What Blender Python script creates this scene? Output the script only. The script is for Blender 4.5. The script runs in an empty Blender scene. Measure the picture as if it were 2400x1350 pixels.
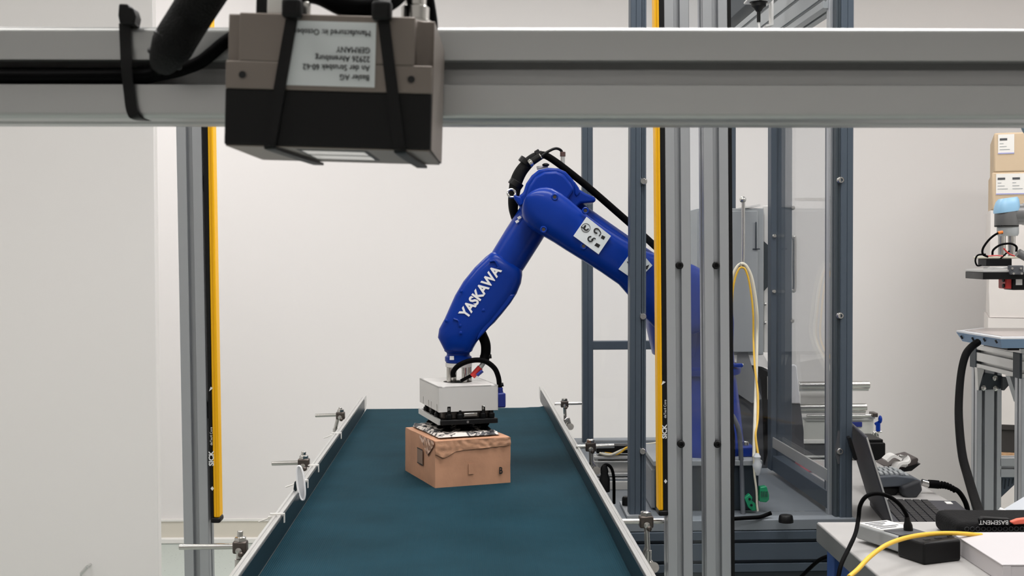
import bpy, bmesh, math, random
from mathutils import Vector, Matrix, noise

random.seed(7)
SC = bpy.context.scene
COL = SC.collection
V = Vector

# ------------------------------------------------------------------ camera, world, lights, exposure
F = 2900.0
CAM = V((0, 0, 1.38))
PITCH = math.atan(75.5 / F)
ROLL = 0.0045
_f = V((0, math.cos(PITCH), -math.sin(PITCH)))
_u0 = V((0, math.sin(PITCH), math.cos(PITCH)))
_r0 = V((1, 0, 0))
CR = _r0 * math.cos(ROLL) - _u0 * math.sin(ROLL)
CU = _u0 * math.cos(ROLL) + _r0 * math.sin(ROLL)
cam_data = bpy.data.cameras.new('camera')
cam_data.sensor_width = 36.0
cam_data.lens = 36.0 * F / 2400.0
cam_data.clip_start = 0.02
cam_data.dof.use_dof = True
cam_data.dof.focus_distance = 2.8
cam_data.dof.aperture_fstop = 32
cam = bpy.data.objects.new('camera', cam_data)
COL.objects.link(cam)
m = Matrix.Identity(4)
for i, ax in enumerate((CR, CU, -_f)):
    for j in range(3):
        m[j][i] = ax[j]
m.translation = CAM
cam.matrix_world = m
SC.camera = cam

vs = SC.view_settings
vs.view_transform = 'Standard'
vs.look = 'None'
vs.gamma = 1.0
vs.use_curve_mapping = False
vs.exposure = -0.05

world = bpy.data.worlds.new('world')
SC.world = world
world.use_nodes = True
world.node_tree.nodes['Background'].inputs[0].default_value = (1, 0.98, 0.96, 1)
world.node_tree.nodes['Background'].inputs[1].default_value = 0.3

CEIL = 3.05
LIGHTS = [  # x, y, watts
    (-1.75, 4.75, 19), (0.35, 4.4, 14), (2.3, 4.3, 11),
    (-1.7, 2.3, 13), (0.4, 2.3, 26), (2.3, 2.3, 24),
    (-1.2, 0.2, 5), (0.45, 0.78, 18),
]
for lx, ly, w in LIGHTS:
    ld = bpy.data.lights.new('ceiling_lamp_light', 'AREA')
    ld.shape = 'RECTANGLE'
    ld.size = 1.15
    ld.size_y = 0.55
    ld.energy = w
    ld.color = (1.0, 0.985, 1.0)
    lo = bpy.data.objects.new('ceiling_lamp_light', ld)
    lo.location = (lx, ly, CEIL - 0.09)
    COL.objects.link(lo)

# ------------------------------------------------------------------ helpers
def P(px, py, y):
    """point of the photograph at world depth y"""
    d = _f + CR * ((px - 1200) / F) - CU * ((py - 675) / F)
    return CAM + d * (y / d.y)

def PZ(px, py, z):
    d = _f + CR * ((px - 1200) / F) - CU * ((py - 675) / F)
    return CAM + d * ((z - CAM.z) / d.z)

def srgb(r, g, b):
    def c(v):
        v /= 255.0
        return v / 12.92 if v <= 0.04045 else ((v + 0.055) / 1.055) ** 2.4
    return (c(r), c(g), c(b), 1)

def mat(name, rgb, rough=0.5, metal=0.0, bump=0.0, bscale=60.0, var=0.0, vscale=5.0, spec=0.5, stretch=None, coat=0.0, emit=0.0):
    mt = bpy.data.materials.new(name)
    mt.use_nodes = True
    nt = mt.node_tree
    bs = nt.nodes['Principled BSDF']
    col = srgb(*rgb)
    bs.inputs['Base Color'].default_value = col
    bs.inputs['Roughness'].default_value = rough
    bs.inputs['Metallic'].default_value = metal
    bs.inputs['Specular IOR Level'].default_value = spec
    bs.inputs['Coat Weight'].default_value = coat
    if emit:
        bs.inputs['Emission Color'].default_value = col
        bs.inputs['Emission Strength'].default_value = emit
    tc = nt.nodes.new('ShaderNodeTexCoord')
    src = tc.outputs['Object']
    if stretch:
        mp = nt.nodes.new('ShaderNodeMapping')
        mp.inputs['Scale'].default_value = stretch
        nt.links.new(src, mp.inputs[0])
        src = mp.outputs[0]
    if bump:
        nz = nt.nodes.new('ShaderNodeTexNoise')
        nz.inputs['Scale'].default_value = bscale
        nz.inputs['Detail'].default_value = 3
        bp = nt.nodes.new('ShaderNodeBump')
        bp.inputs['Strength'].default_value = bump
        bp.inputs['Distance'].default_value = 0.002
        nt.links.new(src, nz.inputs['Vector'])
        nt.links.new(nz.outputs['Fac'], bp.inputs['Height'])
        nt.links.new(bp.outputs[0], bs.inputs['Normal'])
    if var:
        nz = nt.nodes.new('ShaderNodeTexNoise')
        nz.inputs['Scale'].default_value = vscale
        nz.inputs['Detail'].default_value = 4
        rp = nt.nodes.new('ShaderNodeValToRGB')
        k0, k1 = 1 - var, 1 + var
        rp.color_ramp.elements[0].position = 0.3
        rp.color_ramp.elements[1].position = 0.7
        rp.color_ramp.elements[0].color = (col[0] * k0, col[1] * k0, col[2] * k0, 1)
        rp.color_ramp.elements[1].color = (min(1, col[0] * k1), min(1, col[1] * k1), min(1, col[2] * k1), 1)
        nt.links.new(src, nz.inputs['Vector'])
        nt.links.new(nz.outputs['Fac'], rp.inputs[0])
        nt.links.new(rp.outputs[0], bs.inputs['Base Color'])
    return mt

def speck_mat(name, rgb, speck, thr=0.68, scale=90, rough=0.5):
    mt = mat(name, rgb, rough)
    nt = mt.node_tree
    bs = nt.nodes['Principled BSDF']
    tc = nt.nodes.new('ShaderNodeTexCoord')
    nz = nt.nodes.new('ShaderNodeTexNoise')
    nz.inputs['Scale'].default_value = scale
    nz.inputs['Detail'].default_value = 2
    rp = nt.nodes.new('ShaderNodeValToRGB')
    rp.color_ramp.elements[0].position = thr
    rp.color_ramp.elements[0].color = srgb(*rgb)
    rp.color_ramp.elements[1].position = thr + 0.05
    rp.color_ramp.elements[1].color = srgb(*speck)
    nt.links.new(tc.outputs['Object'], nz.inputs['Vector'])
    nt.links.new(nz.outputs['Fac'], rp.inputs[0])
    nt.links.new(rp.outputs[0], bs.inputs['Base Color'])
    return mt

def glass_mat(name, tint=(1, 1, 1), refl=0.9, haze=0.0):
    mt = bpy.data.materials.new(name)
    mt.use_nodes = True
    nt = mt.node_tree
    nt.nodes.clear()
    out = nt.nodes.new('ShaderNodeOutputMaterial')
    tr = nt.nodes.new('ShaderNodeBsdfTransparent')
    tr.inputs[0].default_value = (*tint, 1)
    gl = nt.nodes.new('ShaderNodeBsdfGlossy')
    gl.inputs['Roughness'].default_value = 0.01
    fr = nt.nodes.new('ShaderNodeFresnel')
    fr.inputs[0].default_value = 1.45
    mu = nt.nodes.new('ShaderNodeMath')
    mu.operation = 'MULTIPLY'
    mu.inputs[1].default_value = refl
    mx = nt.nodes.new('ShaderNodeMixShader')
    nt.links.new(fr.outputs[0], mu.inputs[0])
    nt.links.new(mu.outputs[0], mx.inputs[0])
    base = tr.outputs[0]
    if haze:
        df = nt.nodes.new('ShaderNodeBsdfDiffuse')
        df.inputs[0].default_value = (0.8, 0.85, 0.9, 1)
        m2 = nt.nodes.new('ShaderNodeMixShader')
        m2.inputs[0].default_value = haze
        nt.links.new(tr.outputs[0], m2.inputs[1])
        nt.links.new(df.outputs[0], m2.inputs[2])
        base = m2.outputs[0]
    nt.links.new(base, mx.inputs[1])
    nt.links.new(gl.outputs[0], mx.inputs[2])
    nt.links.new(mx.outputs[0], out.inputs[0])
    return mt

def smooth_path(pts, n=8):
    pts = [V(p) for p in pts]
    if len(pts) < 3:
        return pts
    out = []
    q = [pts[0] * 2 - pts[1]] + pts + [pts[-1] * 2 - pts[-2]]
    for i in range(1, len(q) - 2):
        p0, p1, p2, p3 = q[i - 1], q[i], q[i + 1], q[i + 2]
        for k in range(n):
            t = k / n
            out.append(0.5 * ((2 * p1) + (p2 - p0) * t + (2 * p0 - 5 * p1 + 4 * p2 - p3) * t * t + (3 * p1 - p0 - 3 * p2 + p3) * t ** 3))
    out.append(pts[-1])
    return out

def lin(a, b, t):
    return a + (b - a) * t

class MB:
    def __init__(self):
        self.bm = bmesh.new()

    def ring_faces(self, rings, close=True, cap=True):
        n = len(rings[0])
        for a, b in zip(rings[:-1], rings[1:]):
            for i in range(n):
                j = (i + 1) % n
                if not close and j == 0:
                    continue
                try:
                    self.bm.faces.new((a[i], a[j], b[j], b[i]))
                except ValueError:
                    pass
        if cap:
            for r in (rings[0], rings[-1]):
                try:
                    self.bm.faces.new(r)
                except ValueError:
                    pass

    def box(self, c, size, ux=V((1, 0, 0)), uy=V((0, 1, 0)), uz=None):
        c = V(c)
        ux, uy = V(ux).normalized(), V(uy).normalized()
        uz = V(uz).normalized() if uz is not None else ux.cross(uy).normalized()
        hx, hy, hz = (s / 2 for s in size)
        vs = [self.bm.verts.new(c + ux * (sx * hx) + uy * (sy * hy) + uz * (sz * hz))
              for sz in (-1, 1) for sx, sy in ((-1, -1), (1, -1), (1, 1), (-1, 1))]
        for f in ((0, 1, 2, 3), (4, 5, 6, 7), (0, 1, 5, 4), (1, 2, 6, 5), (2, 3, 7, 6), (3, 0, 4, 7)):
            self.bm.faces.new([vs[i] for i in f])
        return self

    def hexa(self, p8):
        vs = [self.bm.verts.new(V(p)) for p in p8]
        for f in ((0, 1, 2, 3), (4, 5, 6, 7), (0, 1, 5, 4), (1, 2, 6, 5), (2, 3, 7, 6), (3, 0, 4, 7)):
            self.bm.faces.new([vs[i] for i in f])
        return self

    def prism(self, poly, o, ux, uy, ext):
        """2d polygon in (ux,uy) from o, extruded by vector ext"""
        o, ux, uy, ext = V(o), V(ux), V(uy), V(ext)
        a = [self.bm.verts.new(o + ux * x + uy * y) for x, y in poly]
        b = [self.bm.verts.new(o + ux * x + uy * y + ext) for x, y in poly]
        self.ring_faces([a, b])
        return self

    def slab(self, pts, ext):
        """3d polygon extruded by ext"""
        a = [self.bm.verts.new(V(p)) for p in pts]
        b = [self.bm.verts.new(V(p) + V(ext)) for p in pts]
        self.ring_faces([a, b])
        return self

    def frame(self, d):
        d = d.normalized()
        t = V((0, 0, 1)) if abs(d.z) < 0.9 else V((1, 0, 0))
        a = d.cross(t).normalized()
        return a, d.cross(a).normalized()

    def cyl(self, p0, p1, r0, r1=None, seg=16, cap=True):
        p0, p1 = V(p0), V(p1)
        r1 = r0 if r1 is None else r1
        a, b = self.frame(p1 - p0)
        rings = []
        for p, r in ((p0, r0), (p1, r1)):
            rings.append([self.bm.verts.new(p + (a * math.cos(t) + b * math.sin(t)) * r)
                          for t in (2 * math.pi * k / seg for k in range(seg))])
        self.ring_faces(rings, cap=cap)
        return self

    def lathe(self, base, axis, prof, seg=24, cap=True):
        base, axis = V(base), V(axis).normalized()
        a, b = self.frame(axis)
        rings = []
        for r, h in prof:
            rings.append([self.bm.verts.new(base + axis * h + (a * math.cos(t) + b * math.sin(t)) * max(r, 1e-5))
                          for t in (2 * math.pi * k / seg for k in range(seg))])
        self.ring_faces(rings, cap=cap)
        return self

    def tube(self, pts, r, seg=10, n=8, closed=False, flat=None):
        path = smooth_path(pts, n)
        rad = r if callable(r) else (lambda t: r)
        d = (path[1] - path[0]).normalized()
        a, b = self.frame(d)
        rings = []
        for i, p in enumerate(path):
            d = (path[min(i + 1, len(path) - 1)] - path[max(i - 1, 0)])
            if d.length < 1e-9:
                continue
            d.normalize()
            a = (a - d * a.dot(d)).normalized()
            b = d.cross(a)
            rr = rad(i / (len(path) - 1))
            rings.append([self.bm.verts.new(p + a * math.cos(t) * rr + b * math.sin(t) * rr)
                          for t in (2 * math.pi * k / seg for k in range(seg))])
        self.ring_faces(rings)
        return self

    def strap(self, pts, wv, th, n=6):
        """flat strap along pts; wv half-width vector, th thickness"""
        path = smooth_path(pts, n)
        wv = V(wv)
        rings = []
        for i, p in enumerate(path):
            d = (path[min(i + 1, len(path) - 1)] - path[max(i - 1, 0)]).normalized()
            w = wv - d * wv.dot(d)
            w = w.normalized() * wv.length
            nn = d.cross(w).normalized() * (th / 2)
            rings.append([self.bm.verts.new(q) for q in (p - w - nn, p + w - nn, p + w + nn, p - w + nn)])
        self.ring_faces(rings)
        return self

    def torus(self, c, nrm, R, r, seg=24, rs=8, a0=0, a1=2 * math.pi, ref=None):
        c, nrm = V(c), V(nrm).normalized()
        a, b = self.frame(nrm)
        if ref is not None:
            a = (V(ref) - nrm * V(ref).dot(nrm)).normalized()
            b = nrm.cross(a)
        full = abs(a1 - a0 - 2 * math.pi) < 1e-6
        cnt = seg if full else seg + 1
        rings = []
        for k in range(cnt):
            t = a0 + (a1 - a0) * k / seg
            o = a * math.cos(t) + b * math.sin(t)
            rings.append([self.bm.verts.new(c + o * (R + r * math.cos(s)) + nrm * (r * math.sin(s)))
                          for s in (2 * math.pi * q / rs for q in range(rs))])
        if full:
            rings.append(rings[0])
        self.ring_faces(rings, cap=not full)
        return self

    def sphere(self, c, r, sx=1, sy=1, sz=1, seg=16, rg=10):
        c = V(c)
        rings = []
        for i in range(rg + 1):
            ph = math.pi * i / rg
            rr = max(math.sin(ph), 1e-3)
            rings.append([self.bm.verts.new(c + V((math.cos(t) * rr * r * sx, math.sin(t) * rr * r * sy, math.cos(ph) * r * sz)))
                          for t in (2 * math.pi * k / seg for k in range(seg))])
        self.ring_faces(rings)
        return self

    def loft(self, secs, nv, seg=28, n=4.0):
        """secs: (centre, side unit*halfwidth vector, half depth along nv[, exponent]); superellipse rings"""
        nv = V(nv).normalized()
        rings = []
        for s in secs:
            c, w, dp = s[0], s[1], s[2]
            e = 2.0 / (s[3] if len(s) > 3 else n)
            ring = []
            for k in range(seg):
                t = 2 * math.pi * k / seg
                x = math.copysign(abs(math.cos(t)) ** e, math.cos(t))
                y = math.copysign(abs(math.sin(t)) ** e, math.sin(t))
                ring.append(self.bm.verts.new(c + w * x + nv * (dp * y)))
            rings.append(ring)
        self.ring_faces(rings)
        return self

    def build(self, name, mt, parent=None, bevel=0, bseg=2, smooth=40, label=None):
        bm = self.bm
        bmesh.ops.remove_doubles(bm, verts=bm.verts, dist=1e-7)
        bmesh.ops.recalc_face_normals(bm, faces=bm.faces)
        me = bpy.data.meshes.new(name)
        bm.to_mesh(me)
        bm.free()
        me.materials.append(mt)
        if smooth:
            ang = math.radians(smooth)
            me.polygons.foreach_set('use_smooth', [True] * len(me.polygons))
            try:
                me.set_sharp_from_angle(angle=ang)
            except Exception:
                pass
        o = bpy.data.objects.new(name, me)
        COL.objects.link(o)
        put(o, parent)
        if bevel:
            bv = o.modifiers.new('bevel', 'BEVEL')
            bv.width = bevel
            bv.segments = bseg
            bv.limit_method = 'ANGLE'
            bv.angle_limit = math.radians(40)
            bv.harden_normals = False
        if label:
            o['label'] = label
        return o

def put(o, parent):
    if parent is not None:
        o.parent = parent
        o.matrix_parent_inverse = Matrix.Translation(-ORIG.get(parent.name, V((0, 0, 0))))

ORIG = {}

def thing(name, label, cat, loc=(0, 0, 0), group=None):
    o = bpy.data.objects.new(name, None)
    o.empty_display_size = 0.05
    COL.objects.link(o)
    o.location = loc
    ORIG[o.name] = V(loc)
    o['label'] = label
    o['category'] = cat
    if group:
        o['group'] = group
    return o

def tag(o, label, cat, group=None):
    o['label'] = label
    o['category'] = cat
    if group:
        o['group'] = group
    return o

def struct(o):
    o['kind'] = 'structure'
    return o

def text(s, size, o, ux, uy, mt, parent, name='lettering', align='LEFT', bold=0.0, label=None, sx=1.0):
    cu = bpy.data.curves.new(name, 'FONT')
    cu.body = s
    cu.size = size
    cu.align_x = align
    cu.align_y = 'CENTER'
    cu.extrude = 0.00015
    cu.offset = bold
    cu.resolution_u = 3
    cu.materials.append(mt)
    tmp = bpy.data.objects.new(name + '_curve', cu)
    me = bpy.data.meshes.new_from_object(tmp)
    me.name = name
    bpy.data.objects.remove(tmp)
    ob = bpy.data.objects.new(name, me)
    COL.objects.link(ob)
    ux, uy = V(ux).normalized(), V(uy)
    uz = ux.cross(uy).normalized()
    uy = uz.cross(ux).normalized()
    mm = Matrix.Identity(4)
    for i, ax in enumerate((ux * sx, uy, uz)):
        for j in range(3):
            mm[j][i] = ax[j]
    mm.translation = V(o)
    put(ob, parent)
    ob.matrix_basis = mm
    if label:
        ob['label'] = label
    return ob

def prof(w, h, nx, ny, a=0.005, b=0.009, t=0.0035, d=0.013, c=0.0018):
    """T-slot aluminium profile outline, centred"""
    def edge(L, n, half):
        pts = [(-L / 2 + c, half)]
        for k in range(n):
            x = -L / 2 + L * (k + 0.5) / n
            pts += [(x - a - .0005, half), (x - a, half - .0008), (x - a, half - t), (x - b, half - t), (x - b, half - d * .75), (x - b * .55, half - d),
                    (x + b * .55, half - d), (x + b, half - d * .75), (x + b, half - t), (x + a, half - t), (x + a, half - .0008), (x + a + .0005, half)]
        pts.append((L / 2 - c, half))
        return pts
    top = edge(w, nx, h / 2)
    right = [(y, -x) for x, y in edge(h, ny, w / 2)]
    bottom = [(-x, -y) for x, y in edge(w, nx, h / 2)]
    left = [(-y, x) for x, y in edge(h, ny, w / 2)]
    def arc(cx, cy, a0):
        return [(cx + c * math.cos(math.radians(a0 - q)), cy + c * math.sin(math.radians(a0 - q))) for q in (22.5, 45, 67.5)]
    x, y = w / 2 - c, h / 2 - c
    return top + arc(x, y, 90) + right + arc(x, -y, 0) + bottom + arc(-x, -y, -90) + left + arc(-x, y, 180)

TH = 0.0376
MX = V((math.cos(TH), math.sin(TH), 0))
MY = V((-math.sin(TH), math.cos(TH), 0))
ZU = V((0, 0, 1))
XU = V((1, 0, 0))
YU = V((0, 1, 0))

def st(s, t, z):
    return MX * s + MY * t + ZU * z

# ------------------------------------------------------------------ materials
M = {}
M['wall'] = mat('wall_paint', (226, 223, 222), 0.85, bump=0.03, bscale=180)
M['panel'] = mat('partition_paint', (236, 233, 231), 0.7, bump=0.02, bscale=200)
M['white'] = mat('white_paint', (232, 230, 226), 0.5)
M['skirt'] = mat('skirting_beige', (214, 208, 196), 0.6)
M['floor'] = speck_mat('floor_vinyl', (182, 190, 184), (140, 146, 142), 0.66, 70, 0.45)
M['ceil'] = mat('ceiling_paint', (235, 233, 230), 0.9)
M['alu'] = mat('anodised_aluminium', (182, 183, 183), 0.36, 0.75, bump=0.05, bscale=300, stretch=(0.05, 1, 1))
M['alu_post'] = mat('aluminium_post_metal', (182, 185, 189), 0.4, 0.7)
M['alu_light'] = mat('bright_aluminium', (205, 205, 203), 0.35, 0.6)
M['steel'] = mat('polished_steel', (200, 198, 194), 0.2, 1.0)
M['dark_steel'] = mat('dark_steel', (95, 88, 84), 0.35, 0.9)
M['slate'] = mat('slate_painted_profile', (72, 82, 93), 0.45, 0.15, spec=0.35)
M['slate_dark'] = mat('dark_slate_panel', (58, 66, 72), 0.5, spec=0.3)
M['black'] = mat('black_plastic', (9, 9, 10), 0.45, spec=0.25)
M['rubber'] = mat('black_rubber', (4, 4, 5), 0.6, spec=0.05, bump=0.1, bscale=200)
M['sleeve'] = mat('black_braided_sleeve', (11, 11, 12), 0.7, spec=0.2, bump=0.5, bscale=900)
M['housing_black'] = mat('black_anodised_housing', (12, 12, 13), 0.5, 0.0, spec=0.25)
M['nickel'] = mat('nickel_housing', (128, 119, 112), 0.42, 0.4)
M['label'] = mat('paper_label', (222, 228, 230), 0.6)
M['ink'] = mat('black_ink', (22, 22, 24), 0.7)
M['whiteink'] = mat('white_ink', (235, 235, 235), 0.6)
M['yellow'] = mat('safety_yellow', (252, 188, 14), 0.45, spec=0.3)
M['blue'] = mat('robot_blue_enamel', (5, 48, 140), 0.34, 0.0, spec=0.16, coat=0.08)
M['blue_dark'] = mat('blue_plastic', (24, 40, 120), 0.45)
M['green'] = mat('green_plastic', (30, 158, 108), 0.4)
M['red'] = mat('red_plastic', (196, 48, 44), 0.4)
M['cream'] = mat('cream_cable', (226, 220, 200), 0.45)
M['ycable'] = mat('yellow_cable', (236, 186, 50), 0.45)
M['grey_cab'] = mat('grey_cabinet_enamel', (160, 164, 166), 0.5, bump=0.05, bscale=300)
M['grey_dark'] = mat('dark_grey_cabinet', (78, 80, 84), 0.55, spec=0.3)
M['grip'] = mat('brushed_gripper_cover', (212, 210, 207), 0.45, 0.2, bump=0.03, bscale=150)
M['card'] = mat('brown_cardboard', (188, 140, 110), 0.8, bump=0.25, bscale=60, var=0.12, vscale=14)
M['card_far'] = mat('pale_cardboard', (204, 182, 154), 0.8, bump=0.2, bscale=40, var=0.05, vscale=6)
M['tape'] = mat('clear_packing_tape', (192, 146, 116), 0.10, bump=0.6, bscale=90, coat=0.6)
M['film'] = mat('white_stretch_film', (222, 216, 212), 0.4, bump=0.8, bscale=14, var=0.03)
M['wood'] = mat('pallet_wood', (186, 148, 112), 0.8, var=0.2, vscale=12, stretch=(1, 12, 12))
M['benchtop'] = mat('grey_bench_top', (168, 166, 164), 0.55, var=0.06, vscale=9)
M['benchedge'] = mat('bench_edge', (104, 106, 107), 0.5)
M['leg_blue'] = mat('blue_painted_leg', (38, 76, 140), 0.5)
M['laptop'] = mat('laptop_shell', (56, 56, 62), 0.55, spec=0.3)
M['key'] = mat('laptop_keys', (20, 20, 23), 0.5, spec=0.3)
M['lblue'] = mat('light_blue_cap', (146, 190, 220), 0.4)
M['pblue'] = mat('pale_blue_pendant', (134, 164, 200), 0.45)
M['ur_grey'] = mat('cobot_grey', (112, 112, 112), 0.4, 0.3)
M['coral'] = mat('coral_fabric', (240, 112, 90), 0.7)
M['mesh'] = mat('black_mesh_fabric', (10, 10, 11), 0.85, spec=0.2, bump=1.0, bscale=260)
M['boxwhite'] = mat('white_carton', (190, 186, 188), 0.6)
M['meter'] = mat('grey_device_shell', (150, 152, 152), 0.45)
M['clearplastic'] = mat('clear_plastic_strap', (226, 228, 232), 0.15, coat=0.5)
M['clearbox'] = mat('frosted_clear_box', (206, 206, 200), 0.25)
M['brightwhite'] = mat('bright_white_plastic', (248, 248, 250), 0.3)
M['lamp'] = mat('lamp_diffuser', (255, 250, 242), 0.5, emit=4.0)
M['tableplate'] = mat('table_plate_grey', (118, 124, 130), 0.5, spec=0.3)
M['pscreen'] = mat('pendant_screen_glass', (176, 168, 166), 0.25)
M['darkwood'] = mat('dark_pallet_wood', (52, 48, 46), 0.8, var=0.2, vscale=12)
M['midrail'] = mat('grey_top_rail', (168, 172, 174), 0.45, 0.3)
M['seal'] = mat('dark_rail_reflection', (24, 38, 46), 0.35, spec=0.3)  # dark tone painted for the rail reflection and the loop's shadow
M['glass'] = glass_mat('acrylic_pane', (0.985, 0.99, 0.995), 0.4)
M['haze'] = glass_mat('acrylic_pane_thick', (0.97, 0.98, 0.99), 0.7, 0.02)
M['window'] = mat('sensor_window_reflection', (246, 246, 246), 0.15)  # white stands in for the reflection on the lens windows
M['pink'] = mat('pink_plastic', (220, 120, 130), 0.5)

def belt_mat():
    mt = mat('teal_belt', (44, 84, 98), 0.75, spec=0.06)
    nt = mt.node_tree
    bs = nt.nodes['Principled BSDF']
    tc = nt.nodes.new('ShaderNodeTexCoord')
    mp = nt.nodes.new('ShaderNodeMapping')
    mp.inputs['Rotation'].default_value = (0, 0, -TH)
    wv = nt.nodes.new('ShaderNodeTexWave')
    wv.bands_direction = 'X'
    wv.inputs['Scale'].default_value = 90
    wv.inputs['Distortion'].default_value = 0.3
    bp = nt.nodes.new('ShaderNodeBump')
    bp.inputs['Strength'].default_value = 0.35
    bp.inputs['Distance'].default_value = 0.001
    nz = nt.nodes.new('ShaderNodeTexNoise')
    nz.inputs['Scale'].default_value = 6
    nz.inputs['Detail'].default_value = 6
    rp = nt.nodes.new('ShaderNodeValToRGB')
    rp.color_ramp.elements[0].position = 0.3
    rp.color_ramp.elements[0].color = srgb(20, 50, 60)
    rp.color_ramp.elements[1].position = 0.75
    rp.color_ramp.elements[1].color = srgb(27, 60, 72)
    L = nt.links.new
    L(tc.outputs['Object'], mp.inputs[0])
    L(mp.outputs[0], wv.inputs['Vector'])
    L(mp.outputs[0], nz.inputs['Vector'])
    L(wv.outputs['Fac'], bp.inputs['Height'])
    L(bp.outputs[0], bs.inputs['Normal'])
    L(nz.outputs['Fac'], rp.inputs[0])
    L(rp.outputs[0], bs.inputs['Base Color'])
    return mt
M['belt'] = belt_mat()

def crumple_mat():
    mt = mat('printed_crumpled_label', (220, 214, 206), 0.45)
    nt = mt.node_tree
    bs = nt.nodes['Principled BSDF']
    tc = nt.nodes.new('ShaderNodeTexCoord')
    nz = nt.nodes.new('ShaderNodeTexNoise')
    nz.inputs['Scale'].default_value = 34
    nz.inputs['Detail'].default_value = 5
    nz.inputs['Distortion'].default_value = 1.5
    rp = nt.nodes.new('ShaderNodeValToRGB')
    rp.color_ramp.elements[0].position = 0.49
    rp.color_ramp.elements[0].color = srgb(40, 40, 44)
    rp.color_ramp.elements[1].position = 0.54
    rp.color_ramp.elements[1].color = srgb(214, 206, 198)
    nt.links.new(tc.outputs['Object'], nz.inputs['Vector'])
    nt.links.new(nz.outputs['Fac'], rp.inputs[0])
    nt.links.new(rp.outputs[0], bs.inputs['Base Color'])
    return mt
M['crumple'] = crumple_mat()

# ------------------------------------------------------------------ room
WB = 5.95
struct(MB().box((0, 2.0, -0.05), (7.0, 8.6, 0.1)).build('floor', M['floor'], smooth=0))
struct(MB().box((0, 2.0, CEIL + 0.05), (7.0, 8.6, 0.1)).build('ceiling', M['ceil'], smooth=0))
struct(MB().box((0, WB + 0.1, CEIL / 2), (7.0, 0.2, CEIL)).build('wall_back', M['wall'], smooth=0))
struct(MB().box((-3.3, 2.0, CEIL / 2), (0.2, 8.1, CEIL)).build('wall_left', M['wall'], smooth=0))
struct(MB().box((3.4, 2.0, CEIL / 2), (0.2, 8.1, CEIL)).build('wall_right', M['wall'], smooth=0))
struct(MB().box((0, -2.2, CEIL / 2), (7.0, 0.2, CEIL)).build('wall_front', M['wall'], smooth=0))
# lower edge strip of the back wall
zt = P(450, 1216, WB).z
zb = P(450, 1258, WB).z
struct(MB().box((0, WB - 0.006, (zt + zb) / 2 + 0.0), (6.5, 0.012, zt - zb)).build('trim_1', M['skirt'], smooth=0))
struct(MB().box((0, WB - 0.009, zt - 0.004), (6.5, 0.016, 0.010)).build('trim_2', M['white'], smooth=0))
struct(MB().box((0, WB - 0.016, zb / 2), (6.5, 0.032, zb)).build('baseboard_back', M['white'], bevel=0.006))

# ceiling lamps
for i, (lx, ly, w) in enumerate(LIGHTS):
    where = ['back left', 'back middle', 'back right', 'middle left', 'centre', 'middle right', 'front left', 'front right'][i]
    t = thing('ceiling_lamp', 'white rectangular ceiling lamp panel in the %s of the ceiling' % where, 'lamp', (lx, ly, CEIL))
    f = MB()
    for sx in (-1, 1):
        f.box((lx + sx * 0.6, ly, CEIL - 0.03), (0.03, 0.66, 0.06))
        f.box((lx, ly + sx * 0.315, CEIL - 0.03), (1.17, 0.03, 0.06))
    f.build('lamp_frame', M['white'], t)
    MB().box((lx, ly, CEIL - 0.02), (1.17, 0.6, 0.02)).build('diffuser', M['lamp'], t)

# left partition panel, thin, standing in front of the back wall
YP = 4.3
a, b = P(-400, 1350, YP), P(372, 1350, YP)
a2, b2 = P(-400, 0, YP), P(358, 0, YP)
t = thing('partition_panel', 'tall plain off-white partition panel filling the left side', 'panel', (a.x + 0.4, YP, 0))
def ext(p, q, z):
    return p + (q - p) * ((z - p.z) / (q.z - p.z))
zT = 2.75
pts = [ext(a, a2, 0.02), ext(b, b2, 0.02), ext(b, b2, zT), ext(a, a2, zT)]
MB().slab(pts, V((0, 0.04, 0))).build('board', M['panel'], t, bevel=0.003)
MB().box(((pts[0] + pts[1]) / 2 + V((0, 0.02, -0.01))), ((pts[1] - pts[0]).length, 0.08, 0.02)).build('foot', M['alu_light'], t)
h = MB()
p0, p1 = P(190, 1345, YP - 0.03), P(205, 1328, YP - 0.03)
h.cyl(p0, p1, 0.006)
h.cyl(p0, P(190, 1400, YP - 0.03), 0.004)
h.cyl(p1, p1 + V((0, 0.035, 0)), 0.005)
h.cyl(P(190, 1400, YP - 0.03), P(190, 1400, YP + 0.01), 0.005)
h.build('latch', M['alu_light'], t, label='small pale lever latch low on the panel')

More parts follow.
